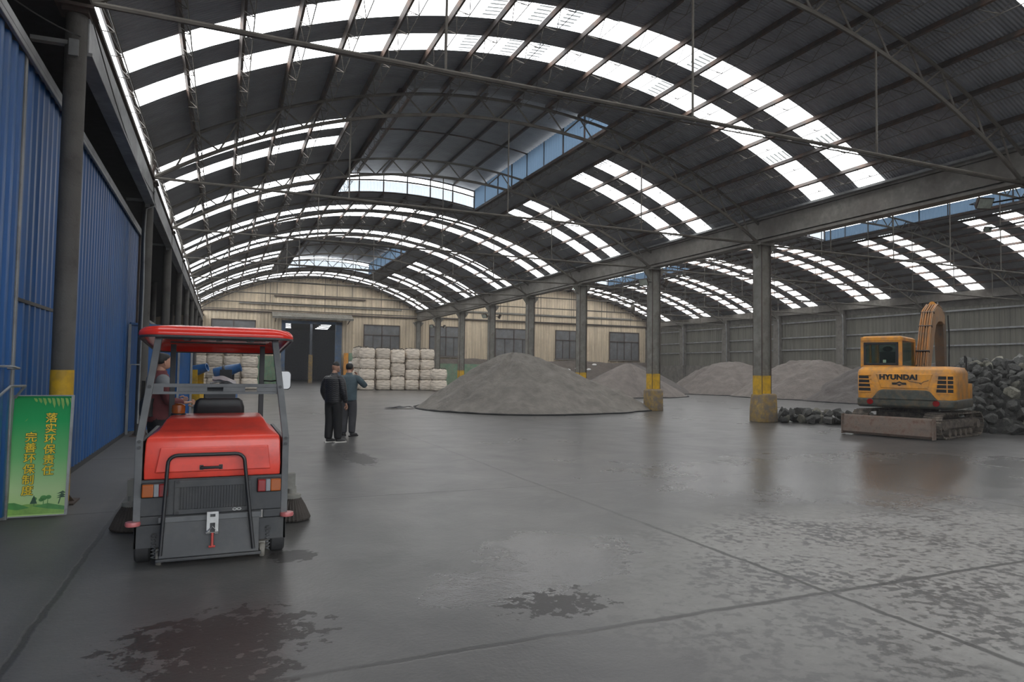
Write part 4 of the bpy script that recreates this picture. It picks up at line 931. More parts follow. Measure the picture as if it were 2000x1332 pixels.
for pts in ([(.22, .22), (.27, .19), (.25, .21)], [(.36, .30), (.42, .29), (.38, .305)]): m = MB(); flat(m, pts, .0035); m.build('leaf_print', 'signlight', SG)
def char_mesh(ch, u, v0):
    cu = bpy.data.curves.new('c', 'FONT'); cu.body = ch; cu.size = .112; cu.align_x = 'CENTER'; cu.align_y = 'CENTER'; cu.resolution_u = 3
    t = bpy.data.objects.new('c', cu); C.objects.link(t); bpy.context.view_layer.update()
    me = bpy.data.meshes.new_from_object(t.evaluated_get(bpy.context.evaluated_depsgraph_get())); bpy.data.objects.remove(t)
    P = [v.co.copy() for v in me.vertices]; F = [tuple(p.vertices) for p in me.polygons]; m = MB()
    for mi, w0, offs in ((1, .0035, [(.0062*cos(q*PI/4), .0062*sin(q*PI/4)) for q in range(8)]), (0, .0065, [(-.0022, 0), (.0022, 0), (0, .0015), (0, -.0015)])):
        m.cur = mi
        for j, (dx, dy) in enumerate(offs): m.add([sp(u+(p.x+dx)/SGW, v0-(p.y+dy)/SGH, w0+j*.0001) for p in P], F)
    return m
for s_, u, v0 in (('落实环保责任', .66, .195), ('完善环保制度', .345, .355)):
    for q, ch in enumerate(s_): char_mesh(ch, u, v0+q*.088).build('character', ['signyellow', 'signdark'], SG)
for x in (-.2, .2): m = MB(); m.tube([sp(.5+x/SGW, .25, -.03), Vector((x, .52, .0))], .012, rect=(.024, .024)); m.build('stand_leg', 'galv', SG)

# ------------------------------------------------------------------ blue gate leaf, fog cannons, boards, green walls
G_ = thing('gate_leaf', 'open blue sheet gate leaf with grey posts behind the sweeper', 'gate', (-2.02, 18.2, 0))
m = MB(); n = 60; m.grid(n, 1, lambda u, v: (1.30*u, 1.6*u+rib(u*1.9, .3, .02), .12+2.5*v)); m.build('sheet', 'bluewall', G_)
for u in (0, .76, .98): m = MB(); m.box((1.30*u, 1.6*u-.03, 1.32), (.05, .05, 2.6)); m.build('post', 'galv', G_)
for z in (2.63, .12): m = MB(); m.tube([(0, -.03, z), (1.3, 1.57, z)], .03, rect=(.05, .05)); m.build('rail', 'bluepaint', G_)
def cannon(x, y, rz, base, label, sc=1):
    o = thing('fog_cannon', label, 'fog cannon', (x, y, 0), rz, 'dust fog cannons')
    m = MB(); ax = Vector((cos(R(17)), 0, sin(R(17))))
    def ring(d, r_): 
        c_ = Vector((0, 0, 1.45))+ax*d; u_ = Vector((0, 1, 0)); v_ = ax.cross(u_); return [c_+(u_*cos(2*PI*q/24)+v_*sin(2*PI*q/24))*r_*sc for q in range(24)]
    m.loft([ring(-.62*sc, .26), ring(-.6*sc, .30), ring(-.2*sc, .30), ring(.2*sc, .26), ring(.62*sc, .2), ring(.66*sc, .22), ring(.66*sc, .17), ring(.3*sc, .15)], cap=True); b_ = m.build('barrel', 'bluepaint', o, smooth=40)
    m = MB(); m.loft([ring(-.16*sc, .31), ring(-.14*sc, .32), ring(-.06*sc, .32), ring(-.04*sc, .31)]); m.build('band', 'char', b_, smooth=40)
    m = MB(); m.bx(-.25, .25, -.34, -.3, .75, 1.5); m.bx(-.25, .25, .3, .34, .75, 1.5); m.bx(-.25, .25, -.34, .34, .72, .8); m.build('yoke', 'yellow' if base == 'yellow' else 'char', o)
    m = MB(); m.bx(-.4, .4, -.4, .4, .12, .72); m.build('base_box', base, o, bevel=.02)
    for sx_ in (-1, 1):
        for sy_ in (-1, 1): MB().lathe([(.03, -.04), (.11, -.04), (.11, .04), (.03, .04)], 14, (sx_*.33, sy_*.42, .11), 'y').build('wheel', 'rubber', o, smooth=40)
cannon(-1.02, 30.0, R(-20), 'yellow', 'blue fog cannon on a yellow stand, half hidden behind the gate leaf', .8)
cannon(.22, 33.0, R(-10), 'bluepaint', 'blue fog cannon on a blue cart before the left bag stack', .9)
m = MB(); n = 40; m.grid(n, 1, lambda u, v: (2.55+1.6*u, 57.0+.03*(round(u*n) % 2), 2.5*v)); m.bx(2.5, 4.2, 57.05, 57.15, 0, 2.55); tag(m.build('green_panel', 'green'), 'pale green sheet screen left of the gateway', 'screen')
m = MB(); m.bx(16.4, 27, 57.5, 57.75, 0, 2.15); tag(m.build('green_panel', 'green'), 'low pale green wall right of the bag stack', 'screen')
BD = thing('notice_board', 'orange and green board with warning triangles beside the gateway', 'sign', (10.25, YW-.3, 0)); MB().bx(-.15, .25, 0, .05, .9, 3.0).build('orange_panel', 'orange', BD); MB().bx(.3, 1.0, 0, .05, 2.3, 3.0).build('green_panel', 'green', BD); MB().bx(.3, 1.0, 0, .05, .9, 2.25).build('white_panel', 'white', BD); m = MB(); m.bx(-.1, -.04, .05, .12, 0, 3); m.bx(.9, .96, .05, .12, 0, 3); m.build('post', 'galv', BD)
for z in (1.1, 1.7):
    m = MB(); m.prism([(.4, z), (.8, z), (.6, z+.36)], lambda u, v, w_: (u, w_, v), -.02, -.005); t = m.build('warning_triangle', 'yellow', BD); m = MB(); m.bx(.58, .62, -.03, -.02, z+.1, z+.26); m.bx(.58, .62, -.03, -.02, z+.04, z+.075); m.build('mark', 'black', t)

# ------------------------------------------------------------------ heaps under dust nets
def heap(name, cx, cy, pk, rad, mat, label, cat, seed, power=1.25, n=110, m_=46, lip=True, fold=.10, top=.16):
    """rad: list of (angle_deg, radius) round the heap"""
    rs = sorted(rad); M_ = MB()
    def rr(a):
        a %= 360
        for (a0, r0), (a1, r1) in zip(rs, rs[1:]+[(rs[0][0]+360, rs[0][1])]):
            if a < rs[0][0]: a += 360
            if a0 <= a <= a1: t = (a-a0)/(a1-a0); t = t*t*(3-2*t); return r0+(r1-r0)*t
        return rs[0][1]
    def f(u, v):
        a = 360*u; R_ = rr(a); t = v; x = R_*t*cos(R(a)); y = R_*t*sin(R(a))
        s = math.sqrt(t*t+top*top)-top; s /= (math.sqrt(1+top*top)-top)
        h = pk*max(0, 1-s)**power if power != 1 else pk*(1-s)
        env = min(1, t*3)*min(1, (1-t)*5)
        h += fold*env*(noise.noise(Vector((cos(R(a))*4+seed, sin(R(a))*4, t*1.3)))*1.0+.5*noise.noise(Vector((x*1.1+seed, y*1.1, 3)))+.25*noise.noise(Vector((x*3, y*3+seed, 9))))
        if t > .985: h = .0 if t >= 1 else h*.5
        h = max(h, .012 if t < 1 else 0)
        return (x, y, h)
    M_.grid(n, m_, f); o = M_.build(name, mat, smooth=180); o.location = (cx, cy, 0); tag(o, label, cat, 'covered material heaps' if 'heap' in name and cat == 'heap' else None)
    if lip:
        e_ = MB(); pts = []
        for q in range(140):
            a = 360*q/140; R_ = rr(a)*(1.0+.012*noise.noise(Vector((q*.3, seed, 0)))); pts.append((R_*cos(R(a)), R_*sin(R(a)), .02+.03*abs(noise.noise(Vector((q*.2, seed, 5))))))
        e_.tube(pts, .035, 5, closed=True); e_.build('net_hem', 'blackbag', o, label='dark rolled hem of the net')
    return o
heap('covered_heap', 11.7, 27.0, 2.42, [(0, 6.2), (30, 5.5), (90, 4.6), (150, 4.3), (180, 4.25), (215, 4.3), (250, 4.75), (285, 4.7), (315, 5.2), (340, 6.3)], 'tarp', 'largest grey heap under a dust net, left of the yellow based columns', 'heap', 1, 1.0, 150, 60, fold=.26, top=.13)
heap('covered_heap', 25.0, 38.6, 2.2, [(0, 4.6), (60, 4), (120, 3.9), (180, 4.4), (225, 3.7), (270, 2.6), (315, 3.4)], 'tarpbrown', 'pale cone heap under a net between the two yellow based columns', 'heap', 2, 1.0, top=.10)
heap('covered_heap', 29.5, 45.0, 2.3, [(0, 5), (90, 5), (180, 5), (270, 4)], 'tarpdark', 'dark heap behind the pale cone heap', 'heap', 8, 1.0)
heap('covered_heap', 38.2, 43.6, 2.55, [(0, 4.5), (90, 5), (180, 5.6), (225, 6.4), (270, 6.5), (315, 4.6)], 'tarpbrown', 'grey brown heap against the right wall, left of the first column', 'heap', 3, 1.0, fold=.3, top=.5)
heap('covered_heap', 38.4, 35.6, 2.62, [(0, 4.5), (60, 5.5), (90, 6.2), (150, 5.6), (180, 5.6), (225, 6.2), (270, 6.4), (315, 4.5)], 'tarpbrown', 'brown folded heap against the right wall, just right of the first column', 'heap', 4, 1.0, fold=.42, top=.55)
heap('covered_heap', 38.4, 28.6, 2.5, [(0, 4.5), (90, 6.2), (135, 6), (180, 5.7), (225, 5.6), (270, 5.6), (315, 4.5)], 'tarpdark', 'dark heap against the right wall, directly behind the excavator cab', 'heap', 5, 1.0, fold=.35, top=.55)
# raw ore bank along the end wall
m = MB()
def bank(u, v):
    x = 17.4+25.4*u; h = 2.85*(.93+.09*noise.noise(Vector((x*.25, 0, 2))))*min(1, max(0, (1-v)*1.15))
    return (x, YW-.1-(5.0 if x > 27.3 else 3.6)*v, max(0.0, h+.12*noise.noise(Vector((x*.9, v*5, 0)))*min(1, (1-v)*6)*min(1, v*6)))
m.grid(130, 20, bank); o = m.build('ore_bank', 'earth', smooth=180); tag(o, 'brown bank of loose ore lying along the beige end wall', 'heap')
for q in range(7):
    x = 27.6+q*1.05+random.uniform(-.3, .3); m = MB(); m.ell((0, 0, 0), (.25+.1*random.random(), .2, .12), 8, 5); o = m.build('litter', 'white', smooth=60); o.location = (x, 57.9+.2*random.random(), 1.55+.9*random.random()); tag(o, 'pale scrap of sheet on the ore bank', 'scrap', 'pale scraps on the ore bank')
# loose net piece on the floor right of the big heap
m = MB(); m.grid(20, 10, lambda u, v: (2.6*u, 1.2*v+.25*sin(u*4), .04+.07*max(0, noise.noise(Vector((u*5, v*4, 2))))+.03)); o = m.build('net_scrap', MT['jeans'], smooth=180); o.location = (16.5, 26.4, 0); tag(o, 'dark blue grey scrap of net flat on the floor by the big heap', 'net')
m = MB(); m.grid(10, 6, lambda u, v: (1.2*u, .5*v, .03+.10*sin(u*3)*max(0, noise.noise(Vector((u*3, v*3, 6)))+.4))); o = m.build('net_scrap', 'blackbag', smooth=180); o.location = (6.2, 27.3, 0); tag(o, 'black flap of net at the left foot of the big heap', 'net')

# ------------------------------------------------------------------ jumbo bags
def bag_mesh(seed, w_, d_, h_):
    m = MB(); n = 36; L = 16; rings = []
    for j in range(L+1):
        t = j/L; z = h_*t; bul = .76+.24*math.sin(PI*min(1, max(0, (t+.02)/1.04)))**.5
        if t > .95: bul *= 1-.25*((t-.95)/.05)
        if t < .06: bul *= .90+.1*t/.06
        ring = []
        for k in range(n):
            a = 2*PI*k/n; ca, sa = cos(a), sin(a); e = .48
            x = (abs(ca)**e)*(1 if ca > 0 else -1); y = (abs(sa)**e)*(1 if sa > 0 else -1); q = 1/max(.001, (abs(x)**6+abs(y)**6)**(1/6)); q = min(q, 1.0)
            wv = 1+.022*noise.noise(Vector((ca*2+seed*7, sa*2, z*14)))+.03*noise.noise(Vector((ca*1.2+seed*3, sa*1.2, z*2.5)))
            ring.append((x*q*w_/2*bul*wv, y*q*d_/2*bul*wv, z))
        rings.append(ring)
    m.loft(rings); return m
BAGS = []
for q in range(5):
    BAGS.append(bag_mesh(q+1, 1.17, 1.1, .84).mesh('bulk_bag', 'bag', 180))
tm = MB()
for sx_ in (-1, 1):
    for sy_ in (-1, 1): tm.tube([(sx_*.42, sy_*.4, .80), (sx_*.36, sy_*.36, .90), (sx_*.2, sy_*.38, .88), (sx_*.05, sy_*.36, .82)], .022, 5)
for q in range(10): tm.tube([(.5*cos(q), .46*sin(q), .80), (.52*cos(q+.2), .48*sin(q+.2), .855), (.46*cos(q+.4), .44*sin(q+.4), .80)], .016, 4)
TIE = tm.mesh('lifting_loops', 'bagtie')
LV = ['bottom', 'second from the floor', 'third from the floor', 'topmost']
def bag(x, y, z, col, lvl, n, grp, sc=(1, 1, 1)):
    o = bpy.data.objects.new('bulk_bag', random.choice(BAGS)); C.objects.link(o); o.location = (x, y, z); o.rotation_euler = (0, 0, random.uniform(-.14, .14)); o.rotation_euler[0] = random.uniform(-.025, .025); o.scale = sc
    lv = 'topmost' if lvl == n-1 else LV[lvl]
    tag(o, 'dusty white bulk bag, %s in %s' % (lv, col), 'bulk bag', grp)
    t = bpy.data.objects.new('lifting_loops', TIE); C.objects.link(t); t.parent = o
GR, GL = 'bulk bags right of the gateway', 'bulk bags left of the gateway'
FR = [(10.1, 51.4), (11.27, 51.4), (12.42, 51.4), (13.55, 51.4), (14.7, 51.3)]
for i, (x, y) in enumerate(FR):
    n = 3 if i == 2 else 4; zs = 1.30 if i == 2 else 1
    for l in range(n): bag(x+random.uniform(-.04, .04), y+random.uniform(-.06, .06), l*.82*zs*.97, '%s front column, right stack' % ('leftmost', 'second', 'middle', 'fourth', 'rightmost')[i], l, n, GR, (.97, 1, zs*.97))
for r_ in range(3):
    for l in range(4): bag(9.98+r_*.12+random.uniform(-.04, .04), 52.65+1.22*r_, l*.815, 'left flank, %s row, right stack' % ('first', 'second', 'third')[r_], l, 4, GR)
for i, (x, y) in enumerate(((15.1, 49.3),)):
    for l in range(2): bag(x, y, l*.83, 'low pair before the right stack', l, 2, GR, (1.0, 1, 1))
for i, x in enumerate((-1.55, -.55, .63, 1.8)):
    for l in range(4): bag(x+random.uniform(-.04, .04), 52.4, l*.80, '%s column of left stack' % ('leftmost', 'second', 'third', 'rightmost')[i], l, 4, GL)

# ------------------------------------------------------------------ ore rocks
def rock_mesh(seed, name='ore_rock', mat='rock'):
    bm = bmesh.new(); bmesh.ops.create_icosphere(bm, subdivisions=3, radius=1)
    rnd = random.Random(seed); cuts = []
    for q in range(13):
        d = Vector((rnd.gauss(0, 1), rnd.gauss(0, 1), rnd.gauss(0, 1))).normalized(); cuts.append((d, rnd.uniform(.55, .85)))
    st = Vector((rnd.uniform(.85, 1.25), rnd.uniform(.8, 1.1), rnd.uniform(.65, .95)))
    for v in bm.verts:
        p = v.co.copy()
        for d, k in cuts:
            q = p.dot(d)
            if q > k: p -= d*(q-k)
        p *= 1+.10*noise.noise(p*2.2+Vector((seed, 0, 0)))+.05*noise.noise(p*5+Vector((0, seed, 0)))
        v.co = Vector((p.x*st.x, p.y*st.y, p.z*st.z))
    me = bpy.data.meshes.new(name); bm.to_mesh(me); bm.free(); me.materials.append(MT[mat]); me.polygons.foreach_set('use_smooth', [True]*len(me.polygons)); me.set_sharp_from_angle(angle=R(24)); return me
RK = [rock_mesh(q+3) for q in range(12)]; PK = [rock_mesh(q+40, mat='palerock') for q in range(4)]
rocks = 0
def rock(x, y, z, r_, label, grp, pale=False):
    global rocks
    o = bpy.data.objects.new('ore_rock', random.choice(PK if pale else RK)); C.objects.link(o); o.location = (x, y, z); o.scale = (r_,)*3
    o.rotation_euler = (random.uniform(0, 6), random.uniform(0, 6), random.uniform(0, 6)); tag(o, label, 'rock', grp); rocks += 1
# big heap beside and behind the excavator: surface rises away from its front foot
fA = Vector((20.6, 12.6)); fd = Vector((.80, .60)); fl = Vector((-.60, .80))
def hz(d): return 2.3*(1-math.exp(-max(0, d)/1.75))
def lump(x, y): return .16-.42*noise.voronoi(Vector((x*3.2, y*3.2, 0)))[0][0]
m = MB(); m.grid(120, 150, lambda u, v: (*(fA+fd*(.35+9*v)+fl*(-4+5.6*u)), max(0, hz(9*v)-.22+lump(-4+5.6*u, 9*v))*(1 if u < .7 else max(0, 1-(u-.7)/.3)))); tag(m.build('rubble', 'rock', smooth=35), 'dark packed rubble filling the inside of the big rock heap', 'rubble', kind='stuff')
placed = []
def try_place(x, y, z, r_, k=.80):
    for (a, b, c_, q) in placed:
        if (a-x)**2+(b-y)**2+(c_-z)**2 < (k*(r_+q))**2: return False
    placed.append((x, y, z, r_)); return True
rng = random.Random(5); cnt = 0
for t in range(14000):
    if cnt > 222: break
    d = rng.uniform(0, 1)**1.3*5.2; s_ = rng.uniform(-2.8, 1.7); p = fA+fd*d+fl*s_
    if s_ > 1.0 and d < .75: continue
    r_ = rng.uniform(.12, .27)*(1.1 if d < 1.5 else 1.0)
    z = hz(d)*(1 if s_ < .3 else max(.3, 1-(s_-.3)/1.5*.7))+r_*.25-.05; z = max(z, r_*.6)
    if not try_place(p.x, p.y, z, r_): continue
    pale = rng.random() < .07
    rock(p.x, p.y, z, r_, 'dark rough ore rock in the big heap beside the excavator' if not pale else 'pale ore rock lying among the dark rocks of the big heap', 'rocks of the big heap' if not pale else 'pale rocks of the big heap', pale); cnt += 1
rock(26.9, 15.5, 2.0, .5, 'very large boulder on top of the rock heap at the right edge', None)
rock(27.2, 16.4, 2.0, .4, 'large pale boulder behind the big one at the right edge', None, True)
# low rock row running from the left of the excavator to behind it: a ground layer and a few rocks lying in its gaps
base = []
for t in range(4000):
    if len(base) > 46: break
    u = rng.random(); p = Vector((17.75, 17.9)).lerp(Vector((21.0, 14.9)), u)+Vector((.6, .75))*rng.uniform(-.62, .62)
    r_ = rng.uniform(.15, .25)
    if not try_place(p.x, p.y, r_*.62, r_, .60): continue
    base.append((p.x, p.y, r_))
tops = []
for t in range(3000):
    if len(tops) > 25: break
    a = rng.choice(base); near = [q for q in base if q is not a and (q[0]-a[0])**2+(q[1]-a[1])**2 < .22]
    if len(near) < 2: continue
    q = rng.choice(near); x, y = (a[0]+q[0])/2, (a[1]+q[1])/2; r_ = rng.uniform(.14, .22)
    if any((x-k[0])**2+(y-k[1])**2 < .10 for k in tops): continue
    tops.append((x, y, r_))
for (x, y, r_), z in [(q, q[2]*.62) for q in base]+[(q, .17+q[2]*.75) for q in tops]:
    pale = rng.random() < .14
    rock(x, y, z, r_, 'dark rough ore rock in the low row left of the excavator' if not pale else 'pale yellowish ore rock in the low row left of the excavator', 'rocks of the low row' if not pale else 'pale rocks of the low row', pale)

# ------------------------------------------------------------------ people
def skin_bake(verts, edges, radii, sub=2, root=0):
    me = bpy.data.meshes.new('t'); me.from_pydata([tuple(v) for v in verts], edges, []); ob = bpy.data.objects.new('t', me); C.objects.link(ob)
    sk = ob.modifiers.new('s', 'SKIN'); sk.use_smooth_shade = True
    for i, r_ in enumerate(radii):
        d = me.skin_vertices[0].data[i]; d.radius = (r_, r_) if not isinstance(r_, tuple) else r_; d.use_root = (i == root)
    sb = ob.modifiers.new('u', 'SUBSURF'); sb.levels = sub; sb.render_levels = sub
    bpy.context.view_layer.update(); dg = bpy.context.evaluated_depsgraph_get(); e2 = bpy.data.meshes.new_from_object(ob.evaluated_get(dg))
    vs = [tuple(v.co) for v in e2.vertices]; fs = [tuple(p.vertices) for p in e2.polygons]
    bpy.data.objects.remove(ob); return vs, fs
def chain(*pts):
    """[(pos, r), ...] -> verts, edges, radii"""
    return [Vector(p) for p, _ in pts], [(i, i+1) for i in range(len(pts)-1)], [r_ for _, r_ in pts]
def tree(root_chain, branches):
    v, e, r_ = chain(*root_chain)
    for at, pts in branches:
        o_ = len(v); v += [Vector(p) for p, _ in pts]; r_ += [q for _, q in pts]; e.append((at, o_)); e += [(o_+i, o_+i+1) for i in range(len(pts)-1)]
    return v, e, r_
def hand(m, w_, d, pal, sc=1):
    """five fingers from the palm: w_ wrist point, d finger direction, pal palm normal"""
    w_, d, pal = Vector(w_), Vector(d).normalized(), Vector(pal).normalized(); s_ = d.cross(pal)
    m.add(*skin_bake(*chain((w_-d*.03, .022), (w_+d*.03, (.034, .017)), (w_+d*.085, (.038, .015))), 1))
    for q, (off, ln) in enumerate(((-.028, .062), (-.009, .074), (.010, .070), (.028, .055))):
        b_ = w_+d*.08+s_*off*sc; m.add(*skin_bake(*chain((b_, .0095), (b_+d*ln*.5+pal*.008, .0088), (b_+d*ln*.85+pal*.03, .0075)), 1))
    b_ = w_+d*.03-s_*.03; m.add(*skin_bake(*chain((b_, .012), (b_-s_*.022+d*.03+pal*.012, .0105), (b_-s_*.02+d*.06+pal*.022, .0085)), 1))
def person(label, loc, rz, P, mats, hair=.9, jl=.80, bulky=1.0, extras=None, bald=False):
    """P: joints, facing +y. keys sh_l el_l wr_l sh_r el_r wr_r kn_l an_l kn_r an_r head(tilt vec)"""
    o = thing('person', label, 'person', loc, rz)
    J = dict(pel=(0, 0, .96), sp=(0, -.01, 1.16), ch=(0, -.015, 1.34), nk=(0, -.02, 1.47), hd0=(0, .005, 1.54), sh_l=(-.19, -.02, 1.41), el_l=(-.25, -.05, 1.13), wr_l=(-.25, .03, .88), sh_r=(.19, -.02, 1.41), el_r=(.25, -.05, 1.13), wr_r=(.25, .03, .88), hp_l=(-.095, 0, .93), kn_l=(-.10, .02, .51), an_l=(-.10, -.03, .10), hp_r=(.095, 0, .93), kn_r=(.10, .02, .51), an_r=(.10, -.03, .10)); J.update(P)
    J = {k: Vector(v) for k, v in J.items()}; look = Vector(P.get('look', (0, 1, 0))).normalized(); sidev = look.cross(Vector((0, 0, 1)))
    hc = J['hd0']+Vector((0, 0, .092))+look*.03; HS = 1.13
    v, e, r_ = tree([(J['pel'], .115), (J['sp'], .12), (J['ch'], .118), (J['nk'], .062), (J['hd0'], .062), (J['hd0']+look*.02+Vector((0, 0, .08)), .058)], [
        (2, [(J['sh_l'], .06), (J['el_l'], .042), (J['wr_l'], .028)]), (2, [(J['sh_r'], .06), (J['el_r'], .042), (J['wr_r'], .028)]),
        (0, [(J['hp_l'], .085), (J['kn_l'], .058), (J['an_l'], .038), (J['an_l']+Vector((0, .12, -.055)), .03)]), (0, [(J['hp_r'], .085), (J['kn_r'], .058), (J['an_r'], .038), (J['an_r']+Vector((0, .12, -.055)), .03)])])
    m = MB(); m.add(*skin_bake(v, e, r_, 2))
    # head: skull, jaw, nose, ears, mouth
    def hp(s_, f, z): return hc+sidev*s_*HS+look*f*HS+Vector((0, 0, z*HS))
    m.add(*skin_bake(*chain((hp(0, .02, -.075), (.060, .066)), (hp(0, .012, -.02), (.080, .089)), (hp(0, -.004, .05), (.087, .104)), (hp(0, -.008, .10), (.063, .077))), 2))
    m.add(*skin_bake(*chain((hp(0, .092, .03), .008), (hp(0, .110, -.005), .013), (hp(0, .095, -.018), .012)), 1))
    for s_ in (-1, 1): m.add(*skin_bake(*chain((hp(s_*.078, -.005, .03), (.008, .016)), (hp(s_*.083, -.008, .005), (.009, .02)), (hp(s_*.078, 0, -.028), .009)), 1))
    m.add(*skin_bake(*chain((hp(-.022, .088, -.05), .008), (hp(0, .096, -.048), .011), (hp(.022, .088, -.05), .008)), 1))
    for k, sg in (('l', -1), ('r', 1)):
        d = (J['wr_'+k]-J['el_'+k]).normalized(); hand(m, J['wr_'+k]+d*.015, P.get('hd_'+k, d), P.get('pm_'+k, (-sg, .2, 0)))
    b_ = m.build('body', 'skin', o, smooth=180)
    ey = MB()
    for s_ in (-1, 1): ey.ell(hp(s_*.032, .079, .022), (.011, .008, .008), 8, 6)
    ey.build('eyes', 'hair', b_)
    h_ = MB()
    if bald: h_.ell(hp(0, .006, .066), (.074, .090, .092), 20, 12)
    else: h_.add(*skin_bake(*chain((hp(0, -.045, -.03), (.070, .058)), (hp(0, -.03, .03), (.095, .094)), (hp(0, -.005, .085), (.091, .106)), (hp(0, .0, .122), (.058, .074))), 2))
    h_.build('hair', mats.get('hair', 'hair'), o, smooth=180)
    k = bulky; ks = 1+(k-1)*.35
    dl = (J['wr_l']-J['el_l'])*.97; dr = (J['wr_r']-J['el_r'])*.97
    j_ = MB(); rows = [(jl-.004, .150*k, .118*k), (jl, .160*k, .128*k), (jl+.03, .170*k, .136*k), (1.0, .172*k, .138*k), (1.16, .172*k, .135*k), (1.29, .186*k, .136*k), (1.37, .188*k, .126*k), (1.42, .178*k, .120*k), (1.452, .155, .112), (1.478, .112, .100), (1.492, .084, .088), (1.505, .078, .082), (1.535, .074, .08), (1.537, .062, .068)]
    j_.loft([[(a_*cos(2*PI*q/32), -.012+b2*sin(2*PI*q/32)+(.012 if z > 1.46 else 0), z) for q in range(32)] for z, a_, b2 in rows])
    for q, sg in (('l', -1), ('r', 1)):
        dl = (J['wr_'+q]-J['el_'+q])*.97; sh_ = J['sh_'+q]
        j_.add(*skin_bake(*chain((sh_.lerp(Vector((0, -.012, 1.39)), .65), .092*ks), (sh_, .092*ks), (sh_.lerp(J['el_'+q], .5), .082*ks), (J['el_'+q], .072*ks), (J['el_'+q]+dl*.6, .061*ks), (J['el_'+q]+dl, .049*ks)), 2))
    j_.build('jacket', mats['jacket'], o, smooth=180)
    hem = lambda q: J['an_'+q]+Vector((0, 0, -.04))
    v, e, r_ = tree([(J['pel']+Vector((0, 0, .1)), (.15, .125)), (J['pel'], (.16, .13)), (J['pel']-Vector((0, 0, .04)), (.15, .12))], [(2, [(J['hp_l']-Vector((0, 0, .10)), .112*k), (J['kn_l'], .094*k), (J['kn_l'].lerp(J['an_l'], .6), .082*k), (hem('l'), .074*k)]), (2, [(J['hp_r']-Vector((0, 0, .10)), .112*k), (J['kn_r'], .094*k), (J['kn_r'].lerp(J['an_r'], .6), .082*k), (hem('r'), .074*k)])])
    t_ = MB(); t_.add(*skin_bake(v, e, r_, 2, 1)); t_.build('trousers', mats['trousers'], o, smooth=180)
    for q in 'lr':
        a = J['an_'+q]; f = Vector(P.get('foot_'+q, (0, 1, 0))).normalized(); n_ = Vector((-f.y, f.x, 0)); z0 = a.z-.10; s2 = MB()
        s2.add(*skin_bake(*chain((Vector((a.x, a.y, z0+.06))-f*.05, (.044, .05)), (Vector((a.x, a.y, z0+.055))+f*.05, (.045, .048)), (Vector((a.x, a.y, z0+.045))+f*.13, (.046, .036)), (Vector((a.x, a.y, z0+.04))+f*.19, (.036, .028))), 2)); sh = s2.build('shoe', mats['shoe'], o, smooth=180)
        s3 = MB(); pts = [(-.095, .0), (-.085, .03), (0, .04), (.12, .048), (.2, .035), (.222, 0), (.2, -.035), (.12, -.048), (0, -.04), (-.085, -.03)]
        s3.loft([[Vector((a.x, a.y, z0+zz))+f*u+n_*w2 for u, w2 in pts] for zz in (0, .026)]); s3.build('sole', mats.get('sole', 'black'), sh)
    if extras: extras(o, J, hp)
    return o
man1 = person('man in black quilted jacket and black trousers, back to the camera', (2.30, 15.35, 0), R(-42), dict(wr_r=(.27, .06, .86), el_r=(.27, -.04, 1.12), look=(.25, 1, -.1), an_l=(-.10, -.04, .10), an_r=(.11, .02, .10), foot_r=(.5, 1, 0), foot_l=(.45, 1, 0), el_l=(-.27, -.03, 1.13), wr_l=(-.25, .10, .90)), dict(jacket='quilt', trousers='trousers', shoe='shoe', sole='sole'), bulky=1.2, jl=.86, bald=True)
def phone(o, J, hp): MB().box(hp(.10, .03, -.03), (.016, .06, .12)).build('phone', 'black', o)
man2 = person('man in slate blue jacket raising a hand to his face, behind the other man', (2.84, 16.65, 0), R(-20), dict(el_r=(.40, .06, 1.20), sh_r=(.20, -.01, 1.41), wr_r=(.20, .14, 1.42), hd_r=(-.45, -.1, 1), pm_r=(-.6, -.6, 0), look=(.3, 1, -.12), foot_r=(.6, 1, 0)), dict(jacket='jacketblue', trousers='jeans', shoe='shoe'), bulky=1.16, jl=.86)
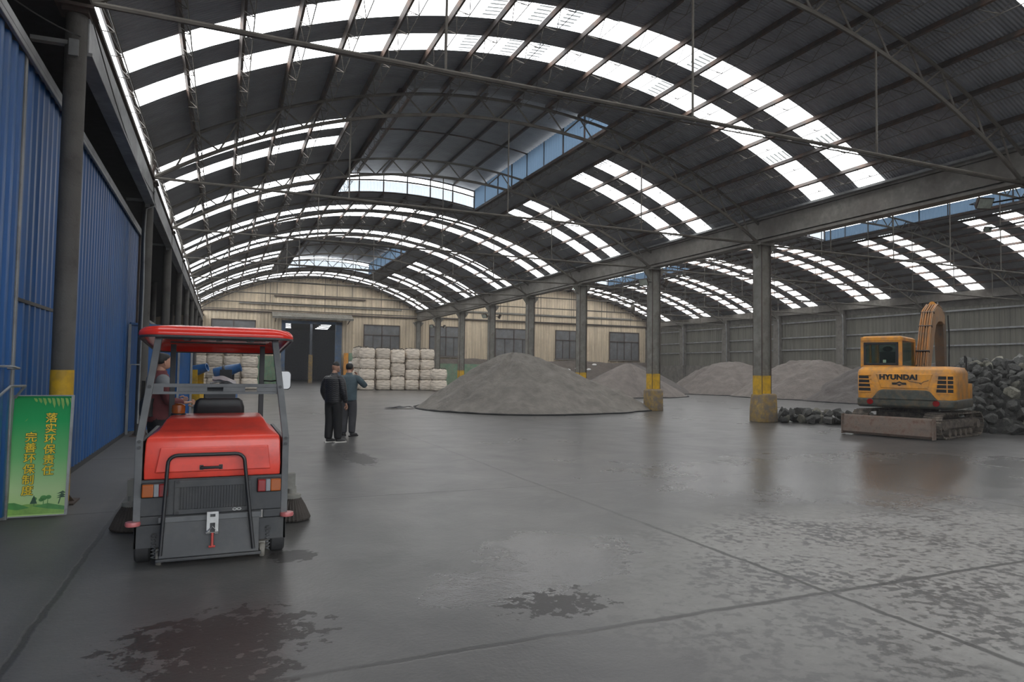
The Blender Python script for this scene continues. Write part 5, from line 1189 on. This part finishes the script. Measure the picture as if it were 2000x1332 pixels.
def pack(o, J, hp):
    m = MB(); m.loft([rrect(.15, .05, .045, z, 4, 0, -.145+dy) for z, dy in ((.95, .0), (.98, -.01), (1.12, -.01), (1.17, .01), (1.18, .02))]); b_ = m.build('shoulder_bag', 'blackbag', o, smooth=50); m = MB()
    m.tube([(-.10, -.165, 1.40), (-.1, -.17, 1.28), (-.1, -.175, 1.12)], .02, rect=(.04, .012))
    m.build('strap', 'blackbag', b_)
    for q, sg in (('l', 1), ('r', -1)): m = MB(); m.add(*skin_bake(*chain((J['sh_'+q]+Vector((sg*.07, -.03, .02)), .098), (J['sh_'+q], .10), (J['sh_'+q].lerp(J['el_'+q], .6), .09)), 2)); m.build('shoulder_patch', 'greycloth', o, smooth=180, label='grey shoulder of the jacket')
man3 = person('man in maroon jacket with grey shoulders, standing beyond the sweeper', (-.76, 10.2, 0), R(-68), dict(el_r=(.26, .02, 1.14), wr_r=(.20, .24, 1.12), el_l=(-.26, .02, 1.14), wr_l=(-.18, .26, 1.14), hd_r=(0, 1, .1), pm_r=(-1, 0, -.3), hd_l=(0, 1, .1), pm_l=(1, 0, -.3), look=(.05, 1, -.05), an_l=(-.11, .06, .10), kn_l=(-.1, .05, .51)), dict(jacket='maroon', trousers='trousers', shoe='shoe'), bulky=1.1, jl=.88, extras=pack); man3.scale = (1.03,)*3

# ------------------------------------------------------------------ dust haze hanging in the hall
hz_m = bpy.data.materials.new('dust_haze'); hz_m.use_nodes = True; t_ = hz_m.node_tree; t_.nodes.remove(t_.nodes['Principled BSDF'])
vs_ = t_.nodes.new('ShaderNodeVolumeScatter'); vs_.inputs['Density'].default_value = .0009; vs_.inputs['Anisotropy'].default_value = .2; vs_.inputs['Color'].default_value = (.95, .96, 1, 1)
t_.links.new(vs_.outputs[0], t_.nodes['Material Output'].inputs['Volume'])
o = MB().bx(-8.0, 45.0, -6.0, 93.0, -.3, 11.8).build('dust_haze', hz_m); tag(o, 'thin dust haze hanging in the air of the hall', 'haze', kind='stuff')
